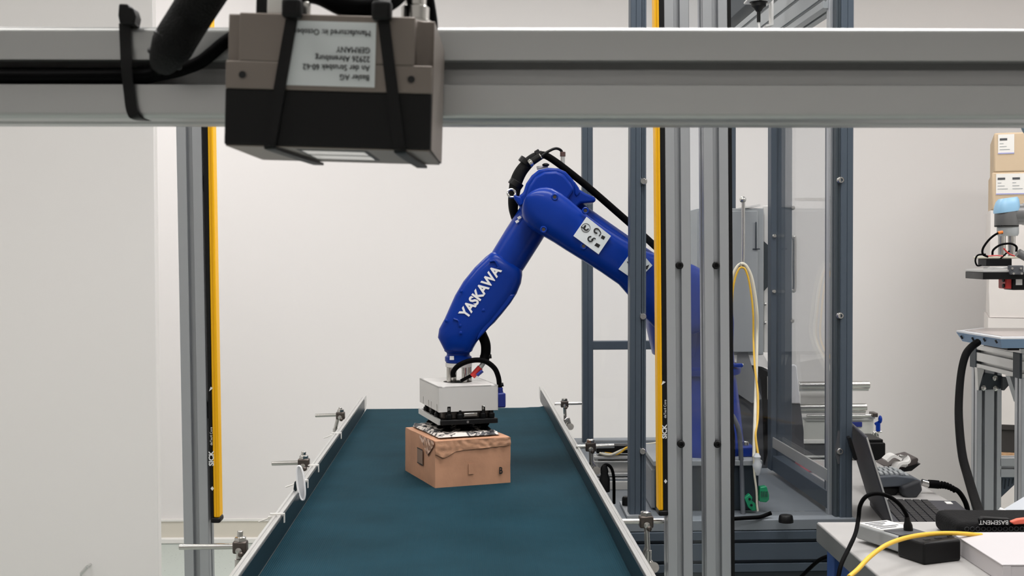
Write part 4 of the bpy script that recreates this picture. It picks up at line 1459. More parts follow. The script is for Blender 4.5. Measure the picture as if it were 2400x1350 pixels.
tr_ = thing('cable_trunking', 'black cable trunking lying on top of the bar rack', 'trunking', P(1480, 1060, yr))
pxbox('trough', 1398, 1550, 1044, 1063, yr + 0.004, 0.04, 'black', tr_)
for q, cc in enumerate(('cream', 'grey_cab', 'ycable')):
    k = MB()
    k.tube([P(1405 + q * 6, 1062, yr), P(1430 + q * 8, 1066 - q, yr - .006), P(1460 + q * 4, 1054 - q * 2, yr - .004), P(1490, 1046, yr), P(1540, 1038 + q * 2, yr + 0.01)], 0.0032)
    k.build('wire', M[cc], tr_)
pl_ = thing('black_plug_lead', 'black plug with a looped lead standing beside the right rail', 'plug', P(1417, 1150, 3.0))
k = MB()
k.lathe(P(1417, 1152, 2.75), ZU, [(0.012, 0), (0.012, 0.03), (0.008, 0.04), (0.009, 0.046), (0.005, 0.06)], seg=14)
k.build('plug_body', M['black'], pl_)
k = MB()
k.tube([P(1411, 1110, 2.75), P(1412, 1096, 2.75), P(1421, 1089, 2.75), P(1432, 1096, 2.75), P(1438, 1116, 2.75), P(1439, 1145, 2.76), P(1439, 1180, 2.77)], 0.0036)
k.build('lead', M['rubber'], pl_)
# foot plate and knob on the left of the cage
fp = thing('angle_plate', 'tilted grey angle plate at the foot of the left cage post', 'plate', P(1465, 1200, 2.8))
k = MB()
k.slab([PZ(x, y, ZC + 0.003) for x, y in ((1452, 1180), (1478, 1180), (1500, 1216), (1470, 1216))], V((0, 0, 0.006)))
k.build('plate', M['alu_post'], fp)
k = MB()
k.lathe(PZ(1468, 1184, ZC + 0.009), ZU, [(0.010, 0), (0.010, 0.016), (0.008, 0.02)], seg=16)
k.build('knob', M['black'], fp)

# ------------------------------------------------------------------ rear roller unit seen beyond the cage door
ru = thing('roller_unit', 'aluminium roller unit with bright tubes beyond the cage door', 'roller unit', P(1950, 1150, 4.4))
yr2 = 4.4
for (x0, x1, yy, r_) in ((1872, 2038, 903, 0.0135), (1872, 2031, 955, 0.0135), (1890, 2044, 975, 0.006)):
    o = MB().cyl(P(x0, yy, yr2), P(x1, yy - 1, yr2), r_, seg=18).build('tube', M['steel'], ru, bevel=0.002)
    MB().cyl(P(x0, yy + 9, yr2 + .01), P(x1 - 3, yy + 8, yr2 + 0.01), r_ * 0.6, seg=14).build('tube_lip', M['alu_light'], o)
pxbox('guard', 1876, 1938, 910, 946, yr2 + 0.06, 0.02, 'white', ru)
pxbox('tray', 1884, 2048, 980, 1034, yr2 + 0.015, 0.16, 'clearbox', ru)
pxbox('tray_lip', 1880, 2052, 976, 983, yr2 + 0.01, 0.17, 'alu_light', ru)
pxbox('tray_foot', 1884, 2046, 1030, 1040, yr2 + 0.005, 0.17, 'white', ru)
pxbox('blue_tag', 1990, 2021, 989, 1001, yr2 + 0.008, 0.006, 'blue_dark', ru, label='dark blue tag')
pxbox('end_block', 2046, 2058, 968, 978, yr2 - 0.02, 0.05, 'dark_steel', ru)
k = MB()
c = P(2063, 983, yr2 - 0.03)
k.sphere(c, 0.012, sx=0.55, sy=1, sz=1.2)
k.cyl(P(2060, 990, yr2 - 0.03), P(2052, 994, yr2 - 0.02), 0.006)
k.cyl(P(2058, 990, yr2 - 0.03), P(2058, 1010, yr2 - 0.03), 0.008)
k.build('clamp_knob', M['blue'], ru, label='bright blue clamp knob')
k = MB()
k.cyl(P(2046, 1012, yr2 - 0.03), P(2066, 1012, yr2 - 0.03), 0.004)
k.cyl(P(2052, 1012, yr2 - 0.03), P(2055, 1040, yr2 - 0.03), 0.010)
k.torus(P(2052, 1020, yr2 - 0.04), YU, 0.010, 0.003)
k.build('clamp_stem', M['steel'], ru)
pxbox('lower_bar', 1884, 2040, 1068, 1073, yr2, 0.02, 'alu_light', ru)
pxbox('lower_bar', 1884, 2040, 1077, 1082, yr2, 0.02, 'alu_light', ru)
pxbox('cabinet_body', 1884, 2050, 1042, 1507, yr2 + 0.03, 0.15, 'grey_dark', ru)
wp = thing('white_glare_plate', 'added tapered plate, its white standing in for a glare beside the cage door edge', 'plate', P(1860, 945, 3.5))
k = MB()
k.slab([P(x, y, 3.46) for x, y in ((1848, 857), (1863, 854), (1868, 860), (1876, 946), (1848, 946))], V((0, 0.012, 0)))
k.build('plate', M['brightwhite'], wp, bevel=0.003)  # white plate added in place of a glaring patch of light
k = MB()
k.slab([P(x, y, 3.465) for x, y in ((1846, 946), (1876, 946), (1884, 1010), (1884, 1090), (1846, 1088))], V((0, 0.02, 0)))
k.build('dark_base', M['grey_dark'], wp, bevel=0.002)
bx = thing('black_case', 'black upright case behind the laptop lid', 'case', P(2055, 1100, 3.5))
pxbox('case_body', 2010, 2076, 1038, 1120, 3.55, 0.14, 'black', bx, bevel=0.004)
pxbox('case_lid', 2012, 2070, 1030, 1038, 3.56, 0.12, 'housing_black', bx)
pk = thing('pink_packet', 'pink packet lying on the low pale table behind the door pane', 'packet', V((0.80, 3.35, 0.79)))
MB().box((0.803, 3.36, 0.802), (0.055, 0.06, 0.022)).build('packet', M['pink'], pk, bevel=0.004)
MB().box((0.806, 3.345, 0.8138), (0.03, 0.03, 0.0015)).build('packet_seal', M['ycable'], pk)

# ------------------------------------------------------------------ rear work table (with laptop)
ZT2 = 0.79
t2 = thing('side_table', 'low pale table carrying the laptop and the handheld pendant', 'table', V((1.05, 3.0, 0)))
x0_, x1_ = 0.762, 1.045
MB().box(((x0_ + x1_) / 2, 3.0, ZT2 - 0.015), (x1_ - x0_, 1.06, 0.03)).build('tabletop', M['benchtop'], t2, bevel=0.004)
for xx in (x0_ + 0.03, x1_ - 0.03):
    for yy in (2.52, 3.48):
        MB().box((xx, yy, (ZT2 - 0.03) / 2), (0.04, 0.04, ZT2 - 0.03)).build('leg', M['slate'], t2, bevel=0.002)
# laptop
lt = thing('laptop', 'open dark grey laptop seen from behind its tilted lid', 'laptop', V((0.9, 2.75, ZT2)))
hA = V((0.7985, 2.58, ZT2 + 0.012))
l1 = V((0.12, 0.993, 0)).normalized()      # along the hinge
l2 = V((0.993, -0.12, 0)).normalized()     # towards the front edge
LW, LDp = 0.305, 0.195
bo = MB()
bc0 = hA + l1 * LW / 2 + l2 * LDp / 2
bo.box(bc0 - ZU * 0.003, (LDp, LW, 0.016), l2, l1)
bo.build('keyboard_base', M['laptop'], lt, bevel=0.003)
lu = (P(2031, 1028, 2.58) - hA)
lu = lu - l1 * lu.dot(l1)
LH = lu.length
lun = lu.normalized()
ln = lun.cross(l1).normalized()
MB().box(hA + l1 * LW / 2 + lun * LH / 2 + ZU * 0.004, (LH, LW, 0.007), lun, l1).build('lid', M['laptop'], lt, bevel=0.003)
sd_ = 1 if ln.x > 0 else -1
MB().box(hA + l1 * LW / 2 + lun * LH / 2 + ZU * 0.004 + ln * sd_ * 0.0038, (LH - 0.02, LW - 0.02, 0.0008), lun, l1).build('screen', M['black'], lt)
MB().box(hA + lun * LH / 2 + ZU * 0.004 - l1 * 0.0008 + ln * sd_ * 0.001, (LH - .006, 0.002, 0.0032), lun, l1).build('lid_edge_highlight', M['alu_light'], lt, label='bright strip painting the highlight along the lid edge')  # thin bright strip added as the highlight on the near lid edge
k = MB()
for r in range(6):
    for c in range(15):
        if r == 5 and 4 <= c <= 8:
            continue
        pc = hA + l2 * (0.030 + r * 0.0185) + l1 * (0.022 + c * 0.0193) + ZU * 0.006
        k.box(pc, (0.0155, 0.0162, 0.003), l2, l1)
pc = hA + l2 * (0.030 + 5 * 0.0185) + l1 * (0.022 + 6 * 0.0193) + ZU * 0.006
k.box(pc, (0.0155, 0.092, 0.003), l2, l1)
ko = k.build('keys', M['key'], lt, bevel=0.0006, bseg=1)
ko['kind'] = 'stuff'
MB().box(hA + l2 * 0.170 + l1 * 0.15 + ZU * 0.0055, (0.05, 0.09, 0.001), l2, l1).build('trackpad', M['key'], lt)
MB().box(hA + l2 * 0.172 + l1 * 0.275 + ZU * 0.0055, (0.014, 0.026, 0.001), l2, l1).build('badge', M['white'], lt, label='small white badge')
MB().box(P(2003, 1048, 2.70) - ln * sd_ * 0.006, (0.05, 0.03, 0.006), lun, l1).build('hinge_block', M['black'], lt)

# handheld pendant with strap
hp = thing('handheld_pendant', 'dark grey handheld robot pendant lying behind the laptop', 'pendant', P(2110, 1150, 3.0))
YQ = 3.0
zq = ZT2
def hp_pts(l, y):
    return [P(a_, b_, y) for a_, b_ in l]
k = MB()
prs = [(0.0, 0.85), (0.03, 1.0), (0.12, 1.0), (0.17, 0.9)]
rings_ = []
side = [(2050, 1118), (2100, 1115), (2140, 1119), (2158, 1126), (2160, 1132), (2150, 1136), (2112, 1141), (2056, 1143)]
k.slab(hp_pts(side, YQ), V((0, 0.125, 0)))
k.build('shell', mat('pendant_grey', (72, 78, 86), 0.55), hp, bevel=0.008, bseg=3, smooth=60)
k = MB()
zk = P(2090, 1115, YQ).z
for i in range(7):
    for j in range(5):
        c = V((P(2058, 1115, YQ).x + i * 0.0125 + (j % 2) * 0.003, YQ + 0.018 + j * 0.021, zk + 0.0015 - (0.004 if i > 5 else 0)))
        k.box(c, (0.008, 0.012, 0.006))
kk_ = k.build('keypad', M['grey_cab'], hp, bevel=0.001)
kk_['kind'] = 'stuff'
k = MB()
k.slab(hp_pts([(2062, 1140), (2108, 1140), (2112, 1150), (2094, 1168), (2066, 1160)], YQ + 0.01), V((0, 0.12, 0)))
k.build('grip', M['black'], hp, bevel=0.006, bseg=3)
k = MB()
k.slab(hp_pts([(2115, 1142), (2158, 1126), (2163, 1150), (2150, 1166), (2130, 1173), (2116, 1160)], YQ - 0.02), V((0, 0.05, 0)))
k.build('strap', mat('strap_black', (40, 42, 46), 0.75), hp, bevel=0.005, bseg=3, label='wide black hand strap')
k = MB()
k.cyl(P(2160, 1130, YQ + 0.03), P(2178, 1135, YQ + 0.03), 0.0085)
k.build('cable_collar', M['steel'], hp)
k = MB()
yc4 = YQ + 0.03
k.tube([P(2176, 1134, yc4), P(2190, 1135, yc4), P(2200, 1136, yc4)], 0.0105)
for q in range(6):
    c0_ = P(2204 + q * 6.5, 1136 + q * q * 0.45, yc4)
    c1_ = P(2207 + q * 6.5, 1137 + (q + .4) ** 2 * 0.45, yc4)
    k.cyl(c0_, c1_, 0.0098 - 0.0005 * q, seg=12)
k.tube([P(2198, 1136, yc4), P(2222, 1141, yc4), P(2244, 1150, yc4), P(2260, 1172, yc4), P(2268, 1196, yc4), P(2272, 1230, yc4), P(2274, 1290, yc4)], 0.0062)
k.build('cable', M['rubber'], hp)
# brown pouch and white band behind it
po = thing('glasses_pouch', 'dark brown flat pouch lying behind the handheld pendant', 'pouch', P(2130, 1095, 3.25))
k = MB()
k.slab([P(x, y, 3.22) for x, y in ((2076, 1096), (2100, 1084), (2148, 1072), (2154, 1076), (2150, 1090), (2136, 1101), (2100, 1104))], V((0, 0.10, 0)))
k.build('pouch', mat('brown_leather', (74, 66, 64), 0.6), po, bevel=0.004, bseg=3)
k = MB()
k.slab([P(x, y, 3.215) for x, y in ((2110, 1100), (2150, 1088), (2158, 1087), (2136, 1104), (2104, 1107))], V((0, 0.08, 0)))
k.build('flap', M['black'], po)
wb = thing('white_wrist_band', 'bent white plastic band resting against the brown pouch', 'band', P(2100, 1085, 3.2))
k = MB()
k.strap([P(2074, 1078, 3.2), P(2086, 1068, 3.2), P(2096, 1068, 3.2), P(2112, 1078, 3.2), P(2116, 1082, 3.19), P(2104, 1086, 3.18), P(2096, 1098, 3.18)], V((0, 0.02, 0.0)), 0.007)
k.build('band', M['white'], wb)
# crumpled clear film near frame
# ------------------------------------------------------------------ near bench
ZN = 1.38 - 0.5
nb = thing('workbench', 'grey work bench with a thick edge and blue legs in the near right', 'bench', V((1.0, 1.9, 0)))
xe = 0.568
yF = 2.30
MB().box((xe + 0.6, yF - 0.55, ZN - 0.0175), (1.2, 1.1, 0.035)).build('bench_top', M['benchtop'], nb, bevel=0.002)
MB().box((xe + 0.002, yF - 0.55, ZN - 0.019), (0.006, 1.1, 0.033)).build('edge_band', M['benchedge'], nb)
for xx in (xe + 0.035, xe + 1.1):
    for yy in (1.30, yF - 0.045):
        MB().box((xx, yy, (ZN - 0.035) / 2), (0.045, 0.045, ZN - 0.035)).build('leg', M['leg_blue'], nb, bevel=0.003)
MB().box((xe + 0.57, yF - 0.05, ZN - 0.075), (1.03, 0.025, 0.08)).build('apron', M['leg_blue'], nb)
MB().box((xe + 0.035, yF - 0.55, ZN - 0.075), (0.025, 0.94, 0.08)).build('apron', M['leg_blue'], nb)

# meter / device lying on bench
dv_ = thing('cable_tester', 'slim grey device with a black socket block lying on the bench', 'device', PZ(2110, 1290, ZN))
zt_ = ZN + 0.032
q0 = PZ(2010, 1244, ZN + 0.030)   # far left top corner
q1 = PZ(2108, 1280, zt_)
d1 = V((0.38, -0.925, 0)).normalized()
d2 = V((0.925, 0.38, 0)).normalized()
DL, DW = 0.177, 0.068
# local frame : origin at far-left corner on the bench
q0 = PZ(2006, 1270, ZN)
org = V((q0.x, q0.y, ZN))
def dpnt(a_, b_, z):
    return org + d1 * a_ + d2 * b_ + ZU * z
k = MB()
k.slab([dpnt(0, 0, 0.006), dpnt(0.112, 0, 0.006), dpnt(0.112, DW, 0.006), dpnt(0, DW, 0.006)], V((0, 0, 0.026)))
k.build('shell', M['meter'], dv_, bevel=0.003)
MB().slab([dpnt(0.003, 0.004, 0.032), dpnt(0.062, 0.004, 0.032), dpnt(0.062, DW - .004, 0.032), dpnt(0.003, DW - .004, 0.032)], V((0, 0, 0.0012))).build('face_label', M['white'], dv_)
k = MB()
for r in range(5):
    k.slab([dpnt(0.010 + r * 0.010, 0.010, 0.0333), dpnt(0.014 + r * 0.010, 0.010, 0.0333), dpnt(0.014 + r * 0.010, DW - 0.012 - (r % 3) * 0.012, 0.0333), dpnt(0.010 + r * 0.010, DW - 0.012 - (r % 3) * 0.012, 0.0333)], V((0, 0, 0.0003)))
k.build('face_print', M['grey_dark'], dv_)
MB().slab([dpnt(0.066, 0.006, 0.0322), dpnt(0.108, 0.006, 0.0322), dpnt(0.108, DW - .006, 0.0322), dpnt(0.066, DW - .006, 0.0322)], V((0, 0, 0.001))).build('dark_panel', M['grey_dark'], dv_)
k = MB()
k.slab([dpnt(0.112, -0.004, 0.0), dpnt(DL, -0.004, 0.0), dpnt(DL, DW + 0.004, 0.0), dpnt(0.112, DW + .004, 0.0)], V((0, 0, 0.036)))
k.build('socket_block', M['black'], dv_, bevel=0.004)
for b_ in (0.012, 0.035, 0.062):
    MB().slab([dpnt(0.155, b_, 0.0358), dpnt(0.162, b_, 0.0358), dpnt(0.162, b_ + .010, 0.0358), dpnt(0.155, b_ + .010, 0.0358)], V((0, 0, 0.0008))).build('slot', M['ink'], dv_)
k = MB()
k.slab([dpnt(0.122, 0.03, 0.0362), dpnt(0.142, 0.03, 0.0362), dpnt(0.142, 0.065, 0.0362), dpnt(0.122, 0.065, 0.0362)], V((0, 0, 0.001)))
k.build('gold_contacts', mat('copper_contacts', (186, 140, 110), 0.4, 0.5), dv_)
# black cord with plug arching over the device
kb = thing('power_cable', 'black cord arching over the grey device and down past the bench edge', 'cable', P(2060, 1170, 2.15))
k = MB()
yw = 2.08
k.tube([P(1962, 1365, 1.94), P(1972, 1322, 1.96), P(1990, 1284, 2.0), P(2005, 1250, 2.05), P(2012, 1215, yw), P(2016, 1185, yw), P(2030, 1164, yw), P(2056, 1157, yw), P(2084, 1164, yw), P(2108, 1182, yw), P(2122, 1202, yw), P(2128, 1218, yw)], 0.0036)
k.build('cord', M['rubber'], kb)
k = MB()
k.lathe(P(2126, 1212, yw), V((0.10, 0, -1)), [(0.0042, 0), (0.0055, 0.008), (0.0075, 0.014), (0.0080, 0.028), (0.0075, 0.032)], seg=14)
k.build('plug', M['black'], kb)
# yellow cable in front
k = MB()
k.tube([P(1990, 1352, 1.80), P(2010, 1335, 1.82), P(2040, 1304, 1.86), P(2080, 1276, 1.90), P(2130, 1259, 1.95), P(2185, 1251, 2.0), P(2240, 1250, 2.03), P(2300, 1254, 2.06)], 0.0036)
tag(k.build('network_cable', M['ycable']), 'thick yellow network cable curving over the bench to the white carton', 'cable')
k = MB()
k.tube([P(1870, 1360, 2.5), P(1900, 1330, 2.46), P(1925, 1310, 2.42), P(1960, 1300, 2.4), P(2000, 1300, 2.36)], 0.004)
tag(k.build('under_bench_cable', M['rubber']), 'black cable hanging under the left edge of the bench', 'cable')

# white carton on bench
wc_ = thing('white_carton', 'plain white carton on the bench in the near right corner', 'carton', PZ(2320, 1350, ZN))
ytop = 1.86
zc1 = P(2350, 1326, ytop).z
xl = P(2350, 1326, ytop).x
yfar = ytop + 0.215
k = MB()
zc0 = ZN
k.box((xl + 0.10, (ytop + yfar) / 2, (zc0 + zc1) / 2), (0.20, yfar - ytop, zc1 - zc0))
k.build('carton_body', M['boxwhite'], wc_, bevel=0.0015)
k = MB()
k.box((xl + 0.10, (ytop + yfar) / 2, zc1 + 0.0012), (0.203, yfar - ytop + 0.003, 0.0022))
k.build('lid_flap', M['boxwhite'], wc_, bevel=0.0008)
MB().box((xl + 0.006, ytop - 0.0008, (zc0 + zc1) / 2), (0.012, 0.0016, zc1 - zc0)).build('corner_flap', M['boxwhite'], wc_)

# black mesh case with strap
ms = thing('mesh_case', 'black padded mesh case with a strap, behind the white carton', 'case', P(2320, 1240, 2.2))
ym = 2.12
k = MB()
zz0 = ZN
pL, pR = P(2244, 1235, ym), P(2480, 1235, ym)
zz1 = P(2300, 1226, ym).z
k.box(((pL.x + pR.x) / 2, ym + 0.06, (zz0 + zz1) / 2), (pR.x - pL.x, 0.12, zz1 - zz0))
k.build('case_body', M['mesh'], ms, bevel=0.012, bseg=4, smooth=60)
k = MB()
for i in range(16):
    for j in range(3):
        c = V((pL.x + 0.016 + i * 0.0095 + (j % 2) * 0.0047, ym - 0.0006, zz0 + 0.008 + j * 0.009))
        if c.z < zz1 - 0.004:
            k.torus(c, YU, 0.0036, 0.0008, seg=8, rs=5)
o_ = k.build('mesh_weave', mat('mesh_weave_grey', (46, 47, 50), 0.8), ms)
o_['kind'] = 'stuff'
k = MB()
k.slab([P(x, y, ym - 0.006) for x, y in ((2296, 1218), (2304, 1212), (2368, 1216), (2368, 1232), (2300, 1231))], V((0, 0.012, 0)))
k.build('tab', M['black'], ms, bevel=0.002)
text('BASEMENT', 0.0105, P(2364, 1224, ym - 0.0068), -XU, -ZU, M['whiteink'], ms, 'lettering', sx=1.0)
k = MB()
k.slab([P(x, y, ym - 0.004) for x, y in ((2368, 1224), (2386, 1217), (2410, 1214), (2410, 1228), (2378, 1230))], V((0, 0.01, 0)))
k.build('coral_strap', M['coral'], ms, bevel=0.002, label='coral red strap end')

# grey open binder / tray behind, on the right
bi = thing('grey_tray', 'slanted pale grey sheet metal tray behind the mesh case', 'tray', P(2360, 1210, 2.3))
k = MB()
k.slab([P(2318, 1214, 2.26), P(2420, 1152, 2.5), P(2420, 1214, 2.26)], V((0, 0.0, -0.006)))
k.slab([P(2318, 1214, 2.24), P(2345, 1193, 2.30), P(2420, 1225, 2.24), P(2420, 1235, 2.22)], V((0, 0.004, 0)))
k.build('sheet', mat('tray_grey', (190, 194, 200), 0.45, 0.2), bi)
MB().cyl(P(2344, 1193, 2.295), P(2420, 1226, 2.235), 0.003).build('rim', M['white'], bi)

# ------------------------------------------------------------------ cobot table (aluminium frame)
XT = P(2289, 850, 3.50).x - 0.001
at_ = thing('profile_table', 'aluminium profile table frame at the right edge', 'table', V((XT + 0.3, 3.3, 0)))
ztop = P(2289, 809, 3.5).z
Yn, Yf_ = 3.24, 3.5
BHt = 53 * 3.5 / F
# side beam along Y
MB().prism(prof(0.04, BHt, 1, 2, a=.004), V((XT + 0.02, Yn, ztop - BHt / 2)), XU, ZU, YU * (Yf_ - Yn)).build('side_beam', M['alu_light'], at_, smooth=0)
for yy in (Yn - 0.045, Yf_):
    MB().prism(prof(0.045, BHt, 1, 2, a=.004), V((XT + 0.004, yy + 0.022, ztop - BHt / 2)), YU, ZU, XU * 0.75).build('cross_beam', M['alu_light'], at_, smooth=0)
    MB().box((XT + 0.001, yy + 0.022, ztop - BHt / 2), (0.006, 0.046, BHt + 0.002)).build('end_cap', M['slate_dark'], at_, bevel=0.001)
zpb = ztop - BHt
for yy, w_ in ((Yf_, 0.07), (Yn - 0.045, 0.07)):
    for xx in (XT + 0.003, XT + 0.70):
        MB().prism(prof(w_, 0.045, 2, 1, a=.004), V((xx + w_ / 2, yy + 0.022, 0.0)), XU, YU, ZU * zpb).build('leg', M['alu_post'], at_, smooth=0)
# corner brackets
k = MB()
k.slab([P(2306, 873, Yf_ - 0.001), P(2345, 880, Yf_ - 0.001), P(2343, 910, Yf_ - 0.001), P(2292, 914, Yf_ - 0.001), P(2292, 905, Yf_ - 0.001)], V((0, -0.012, 0)))
k.build('corner_bracket', M['slate_dark'], at_)
for x, y in ((2331, 886), (2304, 909), (2332, 910)):
    MB().lathe(P(x, y, Yf_ - 0.012), -YU, [(0.0075, 0), (0.0075, 0.004), (0.004, 0.006)], seg=12).build('bolt', M['steel'], at_)
k = MB()
k.slab([P(2346, 882, Yf_ - 0.02), P(2366, 884, Yf_ - 0.02), P(2366, 896, Yf_ - 0.02), P(2350, 914, Yf_ - 0.02), P(2346, 914, Yf_ - 0.02)], V((0, -0.012, 0)))
k.build('corner_bracket', M['grey_dark'], at_)
k = MB()
yg = Yn + 0.02
k.slab([P(2367, 882, yg), P(2387, 885, yg), P(2387, 944, yg)], V((0, 0.03, 0)))
k.build('gusset', M['alu_post'], at_)
k = MB()
k.slab([P(2290, 862, Yf_ - .03), P(2308, 863, Yf_ - .03), P(2293, 915, Yf_ - .03)], V((0, 0.02, 0)))
k.build('gusset', M['alu_light'], at_)
# lower cross rail and its corner bracket
MB().prism(prof(0.045, 0.055, 1, 1, a=.004), V((XT + 0.07, Yf_ + 0.022, P(2360, 1096, Yf_).z)), YU, ZU, XU * 0.63).build('cross_beam', M['alu_post'], at_, smooth=0)
k = MB()
zl = Yf_ + 0.01
k.slab([P(2345, 1118, zl), P(2384, 1118, zl), P(2384, 1130, zl), P(2346, 1166, zl)], V((0, 0.02, 0)))
k.build('corner_bracket', M['slate'], at_)
for q in range(4):
    MB().cyl(P(2349 + q * 9, 1122, zl - .001), P(2346 + q * 9, 1134 + (3 - q) * 6, zl - .001), 0.002, seg=6).build('bracket_rib', M['slate_dark'], at_)
MB().box((XT + 0.38, (Yn + Yf_) / 2, ztop + 0.006), (0.76, Yf_ - Yn + 0.09, 0.012)).build('table_plate', M['alu_light'], at_)
# teach pendant tablet on the table
tp = thing('teach_pendant', 'pale blue teach pendant tablet lying on the aluminium frame table', 'pendant', P(2330, 800, 3.3))
zt3 = ztop + 0.014
c_far = P(2243, 781, 3.30)
k = MB()
pts_ = [(2241, 781, 3.30), (2345, 790, 3.02), (2480, 786, 3.02), (2480, 776, 3.4), (2300, 776, 3.42)]
pp = [P(*q) for q in pts_]
zpt = ztop + 0.050
k.slab([V((q.x, q.y, zpt)) for q in pp], V((0, 0, 0.004)))
k.build('bezel', mat('pale_grey_bezel', (214, 216, 220), 0.5), tp)
k = MB()
a_ = [V((q.x, q.y, zpt)) for q in pp]
cen = sum(a_, V((0, 0, 0))) / len(a_)
r0_ = [k.bm.verts.new(q) for q in a_]
r1_ = [k.bm.verts.new(lin(q, cen, 0.04) - ZU * 0.008) for q in a_]
r2_ = [k.bm.verts.new(lin(q, cen, 0.12) - ZU * 0.024) for q in a_]
k.ring_faces([r0_, r1_, r2_])
k.build('shell', M['pblue'], tp, smooth=25)
MB().slab([lin(q, cen, 0.16) + ZU * 0.004 for q in a_], V((0, 0, 0.0015))).build('screen', M['pscreen'], tp)
for x, y, yy in ((2252, 791, 3.27), (2278, 795, 3.2), (2305, 797, 3.12), (2333, 801, 3.04)):
    MB().cyl(P(x, y - 4, yy), P(x + 4, y + 3, yy), 0.0025, seg=8).build('port', M['ink'], tp)
for dx in (0.06, 0.2):
    MB().box((cen.x - 0.06 + dx * .6, cen.y, (zpt - 0.024 + ztop + 0.012) / 2), (0.03, 0.16, zpt - 0.024 - ztop - 0.012)).build('rubber_foot', M['black'], tp)
# its thick cable down to the bench
k = MB()
k.tube([P(2292, 802, 3.12), P(2276, 814, 3.10), P(2262, 835, 3.05), P(2252, 880, 3.0), P(2247, 950, 2.9), P(2249, 1010, 2.8), P(2256, 1070, 2.7), P(2268, 1115, 2.6), P(2283, 1165, 2.45), P(2296, 1205, 2.3), P(2302, 1222, 2.2)], 0.0095)
tag(k.build('pendant_cable', M['rubber']), 'thick black cable hanging from the teach pendant to the mesh case', 'cable')

# ------------------------------------------------------------------ second robot (grey with light blue caps)
cb2 = thing('collaborative_robot', 'grey collaborative robot with light blue joint caps at the right edge', 'robot', P(2520, 800, 3.3))
yu = 3.3
su = yu / F
k = MB()
wcen = P(2360, 560, yu)
k.lathe(P(2359, 532, yu), ZU, [(26 * su, 0), (27 * su, 2 * su), (27 * su, 38 * su), (26 * su, 46 * su)], seg=28)
k.cyl(P(2362, 502, yu), P(2440, 502, yu), 24 * su, seg=28)
k.build('wrist_joint', M['ur_grey'], cb2)
k = MB()
secs = []
for (x, y, hw, dp, tilt) in ((2359, 497, 27.5, 0.031, 8), (2359, 491, 28, 0.0315, 8), (2360, 480, 27, 0.030, 8), (2361, 470, 24.5, 0.027, 8), (2362, 464, 20, 0.022, 8)):
    an_ = math.radians(tilt)
    secs.append((P(x, y, yu), (CR * math.cos(an_) + CU * math.sin(an_)) * hw * su, dp, 2.6))
k.loft(secs, YU)
k.build('joint_cap', M['lblue'], cb2, label='light blue joint cap on the wrist')
k = MB()
k.torus(P(2399, 502, yu), XU, 24 * su, 0.0025, seg=28)
k.build('joint_ring', M['alu_light'], cb2)
MB().lathe(P(2362, 553, yu), ZU, [(22 * su, 0), (24.5 * su, 6 * su), (24.5 * su, 20 * su), (22 * su, 22 * su)], seg=24).build('tool_flange', mat('flange_grey', (168, 172, 174), 0.4, 0.3), cb2)
MB().lathe(P(2359, 531, yu), ZU, [(27.2 * su, 0), (27.2 * su, 2.5 * su)], seg=24).build('seal', M['black'], cb2)
k = MB()
k.cyl(P(2430, 502, yu), P(2440, 300, yu), 24 * su, seg=24)
k.cyl(P(2440, 300, yu), P(2560, 420, yu + 0.05), 26 * su, seg=24)
k.cyl(P(2560, 420, yu + .05), P(2560, 640, yu + .05), 34 * su, seg=24)
pz = P(2560, 640, yu + .05)
k.cyl(pz, V((pz.x, pz.y, ztop + 0.012)), 40 * su, seg=24)
k.build('arm_links', M['ur_grey'], cb2)
k = MB()
k.lathe(P(2428, 290, yu), V((-1, -0.2, 0)), [(28 * su, 0), (29 * su, 10 * su), (26 * su, 22 * su), (16 * su, 30 * su)], seg=24)
k.build('joint_cap', mat('teal_grey_cap', (84, 112, 128), 0.45), cb2)
# its gripper tool
tg2 = thing('tooling_gripper', 'black angular suction tool under the collaborative robot', 'gripper', P(2350, 640, yu))
k = MB()
ylist = [(2263, 632), (2304, 647), (2480, 647), (2480, 628), (2270, 622)]
k.slab([PZ(2263, 632, P(2304, 640, yu).z), PZ(2304, 641, P(2304, 640, yu).z), P(2480, 640, 3.12), P(2480, 632, 3.4), P(2300, 625, 3.45)], V((0, 0, 0.004)))
k.bm.clear()
zA = P(2304, 638, 3.22).z
top5 = [P(2263, 622, 3.34), P(2304, 636, 3.18), P(2480, 636, 3.18), P(2480, 620, 3.46), P(2290, 618, 3.46)]
top5 = [V((q.x, q.y, zA)) for q in top5]
k.slab(top5, V((0, 0, -0.018)))
k.build('foam_plate', M['black'], tg2, bevel=0.001)
MB().slab([q + ZU * 0.0005 for q in top5], V((0, 0, 0.006))).build('adapter_plate', M['alu_light'], tg2, bevel=0.001)
for i, (x0, x1, y0, y1, dep, mt_) in enumerate(((2312, 2372, 606, 624, 0.06, 'housing_black'), (2308, 2390, 601, 606, 0.08, 'cream'), (2314, 2372, 626, 630, 0.03, 'alu_light'))):
    pxbox(('valve_bank', 'carrier_plate', 'air_rail')[i], x0, x1, y0, y1, 3.22, dep, mt_, tg2)
pxbox('coupling_plate', 2368, 2400, 622, 644, 3.17, 0.02, 'grey_dark', tg2)
for x, y in ((2373, 629), (2393, 629), (2376, 641), (2395, 641)):
    MB().cyl(P(x, y, 3.166), P(x, y, 3.17), 0.003, seg=8).build('screw', M['steel'], tg2)
for x in (2348, 2371):
    MB().cyl(P(x, 553, yu - 0.01), P(x, 606, yu - 0.01), 8.5 * su, seg=16).build('standoff', M['steel'], tg2)
